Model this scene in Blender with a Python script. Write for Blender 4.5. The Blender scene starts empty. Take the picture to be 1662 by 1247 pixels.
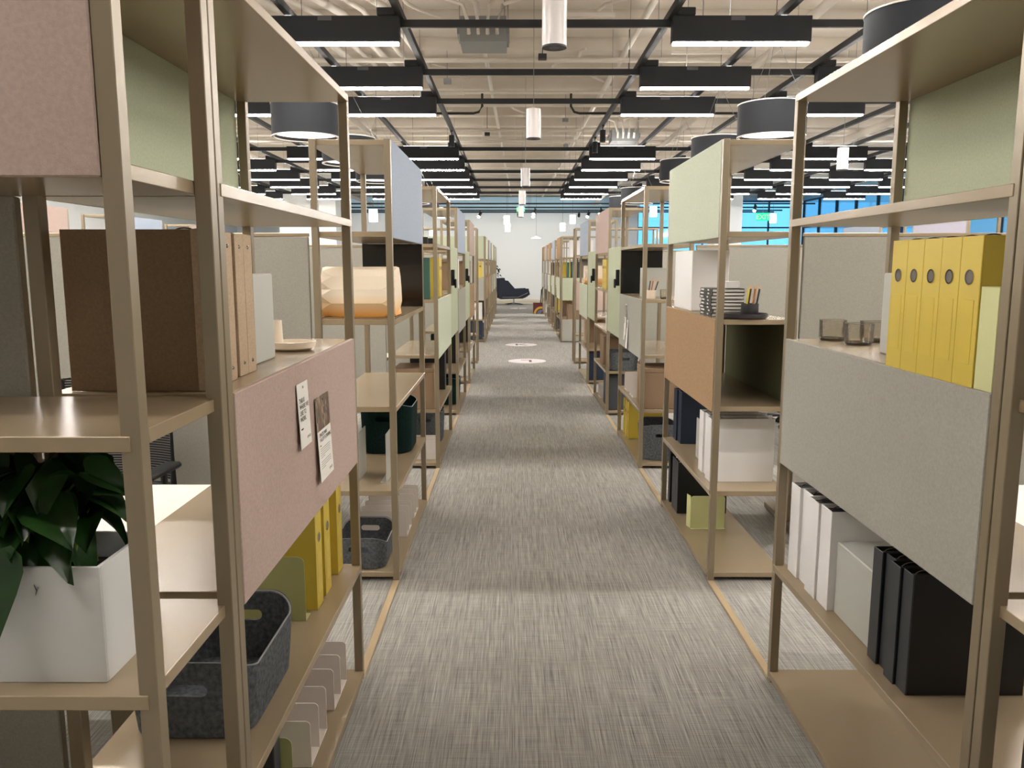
import bpy, bmesh, math, random
from mathutils import Vector, Matrix
R = math.radians
SC = bpy.context.scene
COL = SC.collection
H = 1.5                                   # camera height, the unit of most measured distances

# ---------------------------------------------------------------- camera, world, exposure
cam_d = bpy.data.cameras.new('camera'); cam = bpy.data.objects.new('camera', cam_d); COL.objects.link(cam)
cam_d.sensor_fit = 'HORIZONTAL'; cam_d.sensor_width = 36.0
cam_d.lens = 36.0 * 1311.3 / 1662.0
cam_d.clip_start = 0.05; cam_d.clip_end = 200
cam.location = (0, 0, H)
cam.rotation_euler = (R(90 - 8.379), 0, R(0.093))
SC.camera = cam

w = bpy.data.worlds.new('daylight'); SC.world = w; w.use_nodes = True
wn = w.node_tree.nodes; wl = w.node_tree.links
wbg = wn['Background']; wbg.inputs[0].default_value = (0.27, 0.62, 0.90, 1); wbg.inputs[1].default_value = 0.85

SC.view_settings.view_transform = 'Standard'
SC.view_settings.look = 'None'
SC.view_settings.gamma = 1.0
SC.view_settings.use_curve_mapping = False
SC.view_settings.exposure = 1.3
SC.cycles.max_bounces = 8
SC.cycles.diffuse_bounces = 5
SC.cycles.glossy_bounces = 3
SC.cycles.transparent_max_bounces = 12
SC.cycles.sample_clamp_indirect = 4.0
SC.cycles.caustics_reflective = False
SC.cycles.caustics_refractive = False
SC.cycles.use_denoising = True

LIGHT_POWER = 50.0
LIGHT_COL = (1.0, 0.955, 0.91)

# ---------------------------------------------------------------- materials
def lin(c):
    return tuple((x / 12.92) if x <= 0.04045 else ((x + 0.055) / 1.055) ** 2.4 for x in (v / 255.0 for v in c))
MATS = {}
def mat(name, rgb, rough=0.6, metal=0.0, emit=0.0, bump=0.0, bscale=200.0, var=0.0, vscale=30.0, coat=0.0, alpha=1.0, spec=0.5, ecol=None):
    if name in MATS: return MATS[name]
    m = bpy.data.materials.new(name); m.use_nodes = True
    nt = m.node_tree; b = nt.nodes['Principled BSDF']
    c = lin(rgb)
    b.inputs['Base Color'].default_value = (*c, 1)
    b.inputs['Roughness'].default_value = rough
    b.inputs['Metallic'].default_value = metal
    b.inputs['Specular IOR Level'].default_value = spec
    if coat: b.inputs['Coat Weight'].default_value = coat
    if emit:
        b.inputs['Emission Color'].default_value = (*(ecol or c), 1); b.inputs['Emission Strength'].default_value = emit
    if alpha < 1: b.inputs['Alpha'].default_value = alpha
    tc = nt.nodes.new('ShaderNodeTexCoord')
    if var:
        n = nt.nodes.new('ShaderNodeTexNoise'); n.inputs['Scale'].default_value = vscale; n.inputs['Detail'].default_value = 5
        r = nt.nodes.new('ShaderNodeValToRGB')
        r.color_ramp.elements[0].position = 0.3; r.color_ramp.elements[1].position = 0.7
        r.color_ramp.elements[0].color = (*[max(0, v * (1 - var)) for v in c], 1)
        r.color_ramp.elements[1].color = (*[min(1, v * (1 + var)) for v in c], 1)
        nt.links.new(tc.outputs['Object'], n.inputs['Vector']); nt.links.new(n.outputs['Fac'], r.inputs['Fac'])
        nt.links.new(r.outputs['Color'], b.inputs['Base Color'])
    if bump:
        n2 = nt.nodes.new('ShaderNodeTexNoise'); n2.inputs['Scale'].default_value = bscale; n2.inputs['Detail'].default_value = 3
        bp = nt.nodes.new('ShaderNodeBump'); bp.inputs['Strength'].default_value = bump; bp.inputs['Distance'].default_value = 0.002
        nt.links.new(tc.outputs['Object'], n2.inputs['Vector']); nt.links.new(n2.outputs['Fac'], bp.inputs['Height'])
        nt.links.new(bp.outputs['Normal'], b.inputs['Normal'])
    MATS[name] = m
    return m

METAL = mat('champagne metal', (141, 127, 104), 0.36, 0.25, bump=0.05, bscale=900)
SHELFM = mat('champagne shelf', (161, 143, 116), 0.24, 0.15, bump=0.03, bscale=700)
def felt(name, rgb): return mat('felt ' + name, rgb, 0.95, bump=0.35, bscale=420, var=0.07, vscale=140, spec=0.15)
F_PINK = felt('pink', (183, 162, 152)); F_GREEN = felt('green', (180, 186, 160)); F_BLUE = felt('blue', (164, 174, 188))
F_GREY = felt('grey', (166, 164, 154)); F_CORK = mat('cork felt', (168, 138, 106), 0.95, bump=0.4, bscale=380, var=0.16, vscale=170, spec=0.15)
F_PALE = felt('pale green', (194, 200, 180)); F_OLIVE = felt('olive', (108, 112, 84)); F_SCREEN = mat('screen fabric', (158, 154, 144), 0.95, bump=0.4, bscale=500, var=0.08, vscale=220, spec=0.15)
F_DARK = felt('charcoal', (78, 80, 84)); F_LILAC = felt('lilac', (176, 172, 184)); F_TEAL = felt('teal', (62, 98, 88))
FELTS = dict(pink=F_PINK, green=F_GREEN, blue=F_BLUE, grey=F_GREY, cork=F_CORK, pale=F_PALE, olive=F_OLIVE, lilac=F_LILAC, teal=F_TEAL, charcoal=F_DARK)
FELTN = dict(pink='pink', green='sage green', blue='pale blue', grey='grey', cork='cork coloured', pale='pale green', olive='dark olive', lilac='lilac', teal='teal', charcoal='charcoal')
BASKETM = mat('grey wool felt', (92, 95, 98), 0.98, bump=0.6, bscale=300, var=0.35, vscale=90, spec=0.1)
BASKETD = mat('dark green felt', (20, 38, 36), 0.95, bump=0.4, bscale=350, var=0.25, vscale=120, spec=0.1)
RIMM = mat('light felt edge', (150, 150, 148), 0.95, bump=0.4, bscale=300)
YELLOW = mat('yellow board', (208, 182, 70), 0.45, bump=0.05, bscale=500)
WHITEB = mat('white board', (238, 236, 234), 0.5)
BLACKB = mat('black board', (16, 16, 17), 0.42)
BLACKS = mat('black spine', (52, 54, 58), 0.5)
NAVYB = mat('navy board', (22, 38, 58), 0.5, bump=0.2, bscale=600)
CORKB = mat('brown kraft board', (138, 112, 86), 0.8, bump=0.35, bscale=400, var=0.12, vscale=200)
CORKS = mat('light kraft spine', (182, 158, 130), 0.8, bump=0.3, bscale=400, var=0.1, vscale=200)
TEALB = mat('teal board', (52, 92, 80), 0.6, bump=0.2)
LINING = mat('dark lining', (58, 58, 58), 0.7)
PAPER = mat('paper', (236, 232, 224), 0.8)
CHROME = mat('chrome', (205, 205, 205), 0.12, 1.0)
DARKHOLE = mat('dark hole', (104, 96, 88), 0.6)
GREYBOX = mat('light grey board', (186, 186, 178), 0.6)
GREENP = mat('olive painted steel', (172, 172, 116), 0.5)
WHITEP = mat('white painted steel', (222, 214, 206), 0.4)
CREAM = mat('cream ceramic', (236, 222, 202), 0.35)
BLACKP = mat('black paint', (17, 18, 20), 0.55)
BLACKG = mat('black gloss', (8, 8, 9), 0.12)
CHARC = mat('charcoal plastic', (52, 50, 52), 0.55)
DESKT = mat('white desk laminate', (232, 224, 212), 0.4)
MESHB = mat('black mesh', (22, 22, 26), 0.8)
FIXT = mat('black fixture', (15, 16, 20), 0.7)
DRUMM = mat('black drum felt', (33, 35, 39), 0.9, bump=0.2, bscale=200)
DRUMW = mat('white drum acrylic', (236, 232, 226), 0.5, emit=1.0, ecol=(1.0, 0.93, 0.85))
GLOW = mat('lit diffuser', (255, 250, 244), 0.5, emit=LIGHT_POWER, ecol=LIGHT_COL)
UPGLOW = mat('added uplight', (255, 250, 244), 0.5, emit=10.0, ecol=LIGHT_COL)  # upward glow added to brighten the ceiling
SPGLOW = mat('spot lens', (255, 250, 240), 0.5, emit=260.0, ecol=(1.0, 0.95, 0.88))
PGLOW = mat('lit pendant glass', (255, 250, 240), 0.5, emit=9.0, ecol=(1.0, 0.94, 0.86))
DGLOW = mat('small downlight lens', (255, 250, 240), 0.5, emit=1.2, ecol=(1.0, 0.95, 0.9))
WHITEC = mat('white cylinder enamel', (214, 208, 204), 0.22)
CEILM = mat('painted concrete', (206, 197, 184), 0.9, bump=0.2, bscale=8, var=0.05, vscale=2)
PIPEM = mat('painted pipe', (214, 206, 194), 0.7)
GALV = mat('galvanised steel', (140, 142, 142), 0.45, 0.4)
WALLM = mat('wall paint', (214, 216, 214), 0.85)
SOFM = mat('soffit with painted daylight', (172, 204, 222), 0.85)  # blue daylight from the windows is painted into this colour
DARKFR = mat('dark mullion', (38, 46, 54), 0.5)
LEAF = mat('leaf', (27, 56, 18), 0.34, var=0.45, vscale=16)
STEM = mat('stem', (112, 134, 66), 0.6)
SOIL = mat('soil', (26, 22, 18), 0.95, bump=0.8, bscale=60)
PLANTERM = mat('white planter', (214, 214, 212), 0.45)
NAVYF = mat('navy upholstery', (38, 42, 54), 0.9, bump=0.3)
EXITM = mat('exit green', (20, 200, 120), 0.5, emit=0.5, ecol=(0.0, 0.75, 0.32))
STRIPM = mat('threshold strip', (190, 168, 134), 0.4)
STICK = mat('sticker white', (226, 218, 220), 0.6)
STICKD = mat('sticker grey print', (96, 90, 90), 0.7)
INK = mat('black ink', (38, 34, 34), 0.8)
INKG = mat('grey ink', (150, 144, 138), 0.8)
RUBBER = mat('black rubber', (18, 18, 18), 0.7)
WOODP = mat('pencil wood', (214, 168, 116), 0.6)
RUGM = mat('beige rug', (214, 202, 180), 0.95, bump=0.5, bscale=100)

def glass_mat(name, rgb, mixf=0.12, tint=None):
    m = bpy.data.materials.new(name); m.use_nodes = True; nt = m.node_tree
    for n in list(nt.nodes): nt.nodes.remove(n)
    o = nt.nodes.new('ShaderNodeOutputMaterial'); mx = nt.nodes.new('ShaderNodeMixShader')
    t = nt.nodes.new('ShaderNodeBsdfTransparent'); g = nt.nodes.new('ShaderNodeBsdfGlossy')
    t.inputs[0].default_value = (*lin(rgb), 1); g.inputs['Roughness'].default_value = 0.05
    lw = nt.nodes.new('ShaderNodeLayerWeight'); lw.inputs[0].default_value = 0.25
    mul = nt.nodes.new('ShaderNodeMath'); mul.operation = 'MULTIPLY_ADD'; mul.inputs[1].default_value = 0.7; mul.inputs[2].default_value = mixf
    nt.links.new(lw.outputs['Fresnel'], mul.inputs[0]); nt.links.new(mul.outputs[0], mx.inputs[0])
    nt.links.new(t.outputs[0], mx.inputs[1]); nt.links.new(g.outputs[0], mx.inputs[2]); nt.links.new(mx.outputs[0], o.inputs[0])
    return m
GLASS = glass_mat('smoky glass', (247, 245, 241), 0.03)
GRIM = mat('glass rim', (120, 114, 104), 0.15)
GBASE = glass_mat('glass base', (170, 165, 156), 0.25)
WINGLASS = glass_mat('window glass', (215, 238, 250), 0.04)

def frosted_mat():
    m = bpy.data.materials.new('frosted acrylic'); m.use_nodes = True; nt = m.node_tree
    b = nt.nodes['Principled BSDF']; b.inputs['Base Color'].default_value = (*lin((196, 196, 188)), 1)
    b.inputs['Roughness'].default_value = 0.3; b.inputs['Alpha'].default_value = 0.72
    return m
FROST = frosted_mat()

def paper_lamp_mat():
    m = bpy.data.materials.new('dyed folded paper'); m.use_nodes = True; nt = m.node_tree
    b = nt.nodes['Principled BSDF']; b.inputs['Roughness'].default_value = 0.8
    tc = nt.nodes.new('ShaderNodeTexCoord'); sp = nt.nodes.new('ShaderNodeSeparateXYZ'); r = nt.nodes.new('ShaderNodeValToRGB')
    nt.links.new(tc.outputs['Generated'], sp.inputs[0]); nt.links.new(sp.outputs['Z'], r.inputs['Fac']); nt.links.new(r.outputs['Color'], b.inputs['Base Color'])
    e = r.color_ramp.elements
    e[0].position = 0.0; e[0].color = (*lin((240, 168, 70)), 1)
    e[1].position = 0.45; e[1].color = (*lin((240, 224, 200)), 1)
    x = e.new(0.2); x.color = (*lin((236, 200, 150)), 1)
    return m
LAMPP = paper_lamp_mat()

def carpet_mat():
    m = bpy.data.materials.new('woven carpet'); m.use_nodes = True; nt = m.node_tree
    b = nt.nodes['Principled BSDF']; b.inputs['Roughness'].default_value = 0.9; b.inputs['Specular IOR Level'].default_value = 0.2
    tc = nt.nodes.new('ShaderNodeTexCoord')
    def streak(sx, sy, det=1.5):
        mp = nt.nodes.new('ShaderNodeMapping'); mp.inputs['Scale'].default_value = (sx, sy, 1)
        n = nt.nodes.new('ShaderNodeTexNoise'); n.inputs['Scale'].default_value = 1; n.inputs['Detail'].default_value = det
        nt.links.new(tc.outputs['Object'], mp.inputs[0]); nt.links.new(mp.outputs[0], n.inputs['Vector'])
        return n.outputs['Fac']
    def mean2(p, q):
        mn = nt.nodes.new('ShaderNodeMath'); mn.operation = 'ADD'; nt.links.new(p, mn.inputs[0]); nt.links.new(q, mn.inputs[1])
        m2 = nt.nodes.new('ShaderNodeMath'); m2.operation = 'MULTIPLY'; m2.inputs[1].default_value = 0.5; nt.links.new(mn.outputs[0], m2.inputs[0])
        return m2.outputs[0]
    a = mean2(streak(420, 3.1), streak(300, 7.3)); c = mean2(streak(3.7, 410), streak(8.9, 330)); d = streak(120, 1.3, 1)
    ad = nt.nodes.new('ShaderNodeMath'); ad.operation = 'MULTIPLY_ADD'; ad.inputs[1].default_value = 0.5; nt.links.new(c, ad.inputs[0]); nt.links.new(a, ad.inputs[2])
    ad2 = nt.nodes.new('ShaderNodeMath'); ad2.operation = 'MULTIPLY_ADD'; ad2.inputs[1].default_value = 0.3
    nt.links.new(d, ad2.inputs[0]); nt.links.new(ad.outputs[0], ad2.inputs[2])
    r = nt.nodes.new('ShaderNodeValToRGB'); r.color_ramp.elements[0].position = 0.0; r.color_ramp.elements[1].position = 1.0
    mr = nt.nodes.new('ShaderNodeMapRange'); mr.inputs[1].default_value = 0.62; mr.inputs[2].default_value = 1.18
    nt.links.new(ad2.outputs[0], mr.inputs[0]); nt.links.new(mr.outputs[0], r.inputs['Fac'])
    r.color_ramp.elements[0].color = (*lin((98, 95, 91)), 1); r.color_ramp.elements[1].color = (*lin((198, 195, 187)), 1)
    nt.links.new(r.outputs['Color'], b.inputs['Base Color'])
    bp = nt.nodes.new('ShaderNodeBump'); bp.inputs['Strength'].default_value = 0.25; bp.inputs['Distance'].default_value = 0.002
    nt.links.new(ad2.outputs[0], bp.inputs['Height']); nt.links.new(bp.outputs['Normal'], b.inputs['Normal'])
    return m
CARPET = carpet_mat()

def photo_mat():
    m = bpy.data.materials.new('printed photograph'); m.use_nodes = True; nt = m.node_tree
    b = nt.nodes['Principled BSDF']; b.inputs['Roughness'].default_value = 0.4
    tc = nt.nodes.new('ShaderNodeTexCoord'); n = nt.nodes.new('ShaderNodeTexVoronoi'); n.inputs['Scale'].default_value = 130
    mp = nt.nodes.new('ShaderNodeMapping'); mp.inputs['Scale'].default_value = (1, 1, 0.45)
    r = nt.nodes.new('ShaderNodeValToRGB')
    nt.links.new(tc.outputs['Object'], mp.inputs[0]); nt.links.new(mp.outputs[0], n.inputs['Vector'])
    s = nt.nodes.new('ShaderNodeSeparateColor'); nt.links.new(n.outputs['Color'], s.inputs[0]); nt.links.new(s.outputs[0], r.inputs['Fac'])
    e = r.color_ramp.elements; e[0].color = (*lin((60, 46, 44)), 1); e[1].color = (*lin((190, 160, 140)), 1)
    x = e.new(0.45); x.color = (*lin((112, 92, 92)), 1); x = e.new(0.7); x.color = (*lin((104, 98, 50)), 1)
    nt.links.new(r.outputs['Color'], b.inputs['Base Color'])
    return m
PHOTO = photo_mat()

# ---------------------------------------------------------------- geometry helpers
class MB:
    def __init__(s): s.bm = bmesh.new()
    def box(s, x0, x1, y0, y1, z0, z1, bev=0.0, M=None):
        r = bmesh.ops.create_cube(s.bm, size=1.0)
        vs = r['verts']
        for v in vs:
            v.co = Vector(((x0 + x1) / 2 + v.co.x * (x1 - x0), (y0 + y1) / 2 + v.co.y * (y1 - y0), (z0 + z1) / 2 + v.co.z * (z1 - z0)))
        if bev:
            es = list({e for v in vs for e in v.link_edges})
            rb = bmesh.ops.bevel(s.bm, geom=es, offset=bev, segments=1, affect='EDGES', profile=0.5)
            vs = list({v for f in rb['faces'] for v in f.verts} | {v for v in vs if v.is_valid})
        if M is not None:
            for v in vs: v.co = M @ v.co
        return s
    def prism(s, pts, axis, a, b):
        """pts: 2-d outline; axis 'x','y','z' is the extrusion direction."""
        def P(p, t):
            if axis == 'x': return Vector((t, p[0], p[1]))
            if axis == 'y': return Vector((p[0], t, p[1]))
            return Vector((p[0], p[1], t))
        v0 = [s.bm.verts.new(P(p, a)) for p in pts]; v1 = [s.bm.verts.new(P(p, b)) for p in pts]
        n = len(pts)
        s.bm.faces.new(v0); s.bm.faces.new(list(reversed(v1)))
        for i in range(n): s.bm.faces.new((v0[i], v1[i], v1[(i + 1) % n], v0[(i + 1) % n]))
        return s
    def lathe(s, prof, cx=0, cy=0, seg=32, closed=False):
        rings = []
        for r, z in prof:
            if r < 1e-6: rings.append([s.bm.verts.new((cx, cy, z))])
            else: rings.append([s.bm.verts.new((cx + r * math.cos(2 * math.pi * i / seg), cy + r * math.sin(2 * math.pi * i / seg), z)) for i in range(seg)])
        if closed: rings.append(rings[0])
        for A, B in zip(rings, rings[1:]):
            for i in range(seg):
                j = (i + 1) % seg
                if len(A) == 1 and len(B) == 1: continue
                if len(A) == 1: s.bm.faces.new((A[0], B[i], B[j]))
                elif len(B) == 1: s.bm.faces.new((A[i], A[j], B[0]))
                else: s.bm.faces.new((A[i], A[j], B[j], B[i]))
        return s
    def tube(s, pts, r, seg=8, cap=True, r2=None):
        pts = [Vector(p) for p in pts]; rings = []
        up = Vector((0, 0, 1))
        for i, p in enumerate(pts):
            d = (pts[min(i + 1, len(pts) - 1)] - pts[max(i - 1, 0)])
            if d.length < 1e-9: d = Vector((0, 0, 1))
            d.normalize()
            u = up if abs(d.dot(up)) < 0.95 else Vector((1, 0, 0))
            a = d.cross(u).normalized(); b = a.cross(d).normalized()
            rr = r if r2 is None else r + (r2 - r) * i / (len(pts) - 1)
            rings.append([s.bm.verts.new(p + a * rr * math.cos(2 * math.pi * k / seg) + b * rr * math.sin(2 * math.pi * k / seg)) for k in range(seg)])
        for A, B in zip(rings, rings[1:]):
            for k in range(seg): s.bm.faces.new((A[k], A[(k + 1) % seg], B[(k + 1) % seg], B[k]))
        if cap:
            s.bm.faces.new(list(reversed(rings[0]))); s.bm.faces.new(rings[-1])
        return s
    def quad(s, a, b, c, d):
        s.bm.faces.new([s.bm.verts.new(Vector(p)) for p in (a, b, c, d)]); return s
    def build(s, name, m, parent=None, smooth=False, loc=None, rotz=0):
        bmesh.ops.recalc_face_normals(s.bm, faces=s.bm.faces)
        me = bpy.data.meshes.new(name); s.bm.to_mesh(me); s.bm.free()
        me.materials.append(m)
        if smooth:
            for p in me.polygons: p.use_smooth = True
            try: me.set_sharp_from_angle(angle=R(40))
            except Exception: pass
        o = bpy.data.objects.new(name, me); COL.objects.link(o)
        if parent is not None: o.parent = parent
        if loc is not None: o.location = loc
        if rotz: o.rotation_euler = (0, 0, rotz)
        return o

def tag(o, label=None, cat=None, group=None, kind=None):
    if label: o['label'] = label
    if cat: o['category'] = cat
    if group: o['group'] = group
    elif 'group' in o and label: del o['group']
    if kind: o['kind'] = kind
    return o
def empty(name, loc=(0, 0, 0), rotz=0):
    o = bpy.data.objects.new(name, None); COL.objects.link(o); o.location = loc; o.rotation_euler = (0, 0, rotz)
    o.empty_display_size = 0.05
    return o
def kids(o): return KIDS.get(o.name) or [c for c in o.children]
KIDS = {}
def copytree(o, parent=None):
    c = o.copy(); COL.objects.link(c)
    if parent is not None: c.parent = parent
    for ch in list(o.children): copytree(ch, c)
    return c
CACHE = {}
def place(key, builder, label, cat, loc, rotz=0, group=None, tilt=None):
    """first use builds the kind, later uses copy the thing with all its parts"""
    if key not in CACHE:
        o = builder(); CACHE[key] = o
    else: o = copytree(CACHE[key])
    o.location = loc; o.rotation_euler = (0, 0, rotz) if tilt is None else (tilt[0], tilt[1], rotz)
    o.location.z += 0.0006
    tag(o, label, cat, group)
    return o
def struct(name, mb, m): o = mb.build(name, m); o['kind'] = 'structure'; return o

XF = {-1: -0.3627 * H, 1: 0.6186 * H}       # aisle faces of the two shelf rows
ROT = {-1: R(90), 1: R(-90)}
SIDE = {-1: 'left', 1: 'right'}
def W(s, u, y, z): return (XF[s] + s * u, y, z)
UW = 1.25; UD = 0.3615; PO = 0.0295; ST = 0.024
LV = [0.045, 0.4455, 0.8475, 1.2525, 1.650, 2.0525]     # top faces of the shelves
TOPZ = 2.0525
PER = 2.16
START = [1.52 + PER * k for k in range(5)]
START2 = [16.20 + PER * k for k in range(5)]
ORD = ['first', 'second', 'third', 'fourth', 'fifth', 'sixth', 'seventh', 'eighth', 'ninth', 'tenth', 'eleventh', 'twelfth', 'thirteenth', 'fourteenth']

# ---------------------------------------------------------------- room shell
XLW, XRW, YB, YF, ZC = -12.0, 12.5, 35.7, -7.0, 4.55
struct('floor', MB().box(XLW, XRW, YF, YB, -0.1, 0.0), CARPET)
mb = MB().box(XLW, XRW, YF, YB, ZC, ZC + 0.2)
for i in range(36):
    y = YF + 0.6 + i * 1.2
    mb.box(XLW, XRW, y - 0.11, y + 0.11, ZC - 0.17, ZC - 0.0005)
struct('ceiling', mb, CEILM)
struct('wall_left', MB().box(XLW - 0.2, XLW, YF, YB, 0, ZC), WALLM)
struct('wall_front', MB().box(XLW, XRW, YF - 0.2, YF, 0, ZC), WALLM)
WX = 5.4
struct('wall_back', MB().box(XLW, WX, YB, YB + 0.2, 0, ZC), WALLM)
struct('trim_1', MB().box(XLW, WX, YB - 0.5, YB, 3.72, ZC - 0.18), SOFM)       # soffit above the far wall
struct('baseboard_back', MB().box(XLW, WX, YB - 0.02, YB, 0, 0.12), WHITEP)
# window wall: back right and right side
def window(name, x0, x1, y0, y1, z0, z1, along, nm):
    f = empty(name, (0, 0, 0)); f['kind'] = 'structure'
    mb = MB()
    t = 0.06
    def bar(a0, a1, c0, c1):
        if along == 'x': mb.box(a0, a1, y0, y1, c0, c1)
        else: mb.box(x0, x1, a0, a1, c0, c1)
    a0, a1 = (x0, x1) if along == 'x' else (y0, y1)
    bar(a0, a1, z0, z0 + t); bar(a0, a1, z1 - t, z1); bar(a0, a1, z0 + (z1 - z0) * 0.7, z0 + (z1 - z0) * 0.7 + t)
    for i in range(nm + 1):
        c = a0 + (a1 - a0) * i / nm
        bar(max(a0, c - t / 2), min(a1, c + t / 2), z0 + t, z1 - t)
    fr = mb.build('window_frame', DARKFR, f)
    g = MB()
    if along == 'x': g.box(x0, x1, (y0 + y1) / 2 - 0.006, (y0 + y1) / 2 + 0.006, z0 + t, z1 - t)
    else: g.box((x0 + x1) / 2 - 0.006, (x0 + x1) / 2 + 0.006, y0, y1, z0 + t, z1 - t)
    g.build('pane', WINGLASS, fr)
struct('trim_2', MB().box(WX, XRW, YB, YB + 0.2, 0, 0.35), WALLM)
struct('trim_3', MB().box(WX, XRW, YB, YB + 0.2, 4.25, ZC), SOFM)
window('window_1', WX, XRW, YB + 0.02, YB + 0.12, 0.35, 4.25, 'x', 5)
struct('trim_4', MB().box(XRW, XRW + 0.2, 14, YB, 0, 0.35), WALLM)
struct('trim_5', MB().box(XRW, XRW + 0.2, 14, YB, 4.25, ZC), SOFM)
window('window_2', XRW + 0.02, XRW + 0.12, 14, YB, 0.35, 4.25, 'y', 12)
struct('wall_right', MB().box(XRW, XRW + 0.2, YF, 14, 0, ZC), WALLM)
tag(MB().box(6.6, 7.5, 27.0, 27.9, 0, ZC - 0.18, 0.01).build('column', WALLM), 'white square column on the right in front of the windows', 'column')
tag(MB().box(-7.4, -5.6, 26.0, 26.9, 0, ZC - 0.18, 0.01).build('column', WALLM), 'wide white square column far away on the left', 'column')

# rug and lounge at the far end
tag(MB().box(-2.0, 4.2, 31.6, 35.3, 0.001, 0.014, 0.004).build('area_rug', RUGM), 'flat beige rug on the carpet by the far wall', 'rug')

# ---------------------------------------------------------------- shelving units
def shelving(name, label, panels, loc, rotz, levels=range(6)):
    """local frame: width along x (centred), aisle face at y=0, depth towards +y. panels: (row, where, felt)."""
    t = empty(name, loc, rotz); tag(t, label, 'shelf')
    key = 'shelfmeshes'
    if key not in CACHE:
        d = {}
        me = MB().box(-PO / 2, PO / 2, -PO / 2, PO / 2, 0.012, TOPZ - 0.001, 0.0015).box(-0.011, 0.011, -0.011, 0.011, 0, 0.012)
        d['post'] = me.build('post', METAL, t)
        x1 = UW / 2 - PO * 0.5; 
        s = MB().box(-x1, x1, -0.002, UD + 0.002, -ST, 0.0, 0.0012)
        d['shelf'] = s.build('shelf', SHELFM, t)
        s = MB().box(-x1 + PO * 0.5 + 0.0005, x1 - PO * 0.5 - 0.0005, 0.0108, UD + 0.002, -ST, 0.0, 0.0012)
        d['recessed'] = s.build('shelf', SHELFM, None); CACHE[key] = d
    d = CACHE[key]
    def use(k, loc, nm):
        src = d[k]
        if src.parent is None: src.parent = t
        if src.parent is t and 'used' not in d.get('_' + k, ''):
            d['_' + k] = 'used'; o = src
        else:
            o = src.copy(); COL.objects.link(o); o.parent = t
        o.location = loc; return o
    for sx in (-1, 1):
        for py in (PO / 2, UD - PO / 2): use('post', (sx * (UW / 2 - PO / 2), py, 0), 'post')
    rec = {r for r, wh, f in panels if wh == 'F'}; rec |= {r + 1 for r in rec}
    for i in levels: use('recessed' if i in rec else 'shelf', (0, 0, LV[i] if i < 5 else TOPZ), 'shelf')
    for row, where, f in panels:
        z0, z1 = LV[row] - ST, LV[row + 1]
        if isinstance(row, int) and where == 'F':
            mb = MB().box(-UW / 2 + PO + 0.001, UW / 2 - PO - 0.001, -0.002, 0.0098, z0 - 0.004, z1 + 0.0003, 0.002)
        elif where == 'R':
            mb = MB().box(-UW / 2 + PO + 0.001, UW / 2 - PO - 0.001, UD + 0.0025, UD + 0.013, z0, z1, 0.002)
        elif where == 'far':   # the end further from the camera
            sg = 1 if rotz > 0 else -1
            a, b = UW / 2 - PO - 0.012, UW / 2 - PO - 0.003
            mb = MB().box(min(sg * a, sg * b), max(sg * a, sg * b), 0.003, UD - 0.003, LV[row] + 0.001, z1 - ST - 0.001, 0.001)
        elif where == 'endin':
            sg = 1 if rotz > 0 else -1
            mb = MB().box(-0.01, 0.01, 0, 0.01, 0, 0.01)
        o = mb.build('panel', FELTS[f] if f in FELTS else BLACKG, t)
        o['label'] = (FELTN.get(f, 'glossy black') + (' felt panel' if f in FELTS else ' panel'))
    return t

PAN_L = [  # left row, units 1-5 of the first block
    [(4, 'R', 'green'), (2, 'F', 'pink')],
    [(4, 'F', 'blue'), (3, 'far', 'gloss')],
    [(2, 'F', 'pale')],
    [(4, 'F', 'blue'), (2, 'F', 'grey')],
    [(4, 'F', 'pink'), (2, 'F', 'cork')]]
PAN_R = [
    [(4, 'R', 'green'), (2, 'F', 'grey')],
    [(4, 'F', 'pale'), (2, 'F', 'cork'), (2, 'R', 'olive')],
    [(3, 'far', 'gloss'), (2, 'F', 'grey')],
    [(4, 'F', 'pink')],
    [(4, 'F', 'blue'), (2, 'F', 'pale')]]
LAB_L = ['tan shelving unit with pink felt panel under kraft binders, nearest along the left',
         'tan shelving unit with pale blue top panel and folded paper lamp, second on left',
         'tan shelving unit with pale green middle panel and open top, third on left',
         'tan metal shelving unit with pale blue top and grey middle panels, fourth on the left',
         'tan metal shelving unit with pink top and cork middle panels, fifth on the left']
LAB_R = ['tan shelving unit with grey felt panel under yellow binders, nearest along the right',
         'tan metal shelving unit with pale green top and cork middle panels, second on the right',
         'tan shelving unit with black end and grey panel holding leaflets, third on right',
         'tan metal shelving unit with pink top panel, fourth on the right',
         'tan shelving unit with pale blue top panel above a paper lamp, fifth on right']
UN = {}
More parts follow.
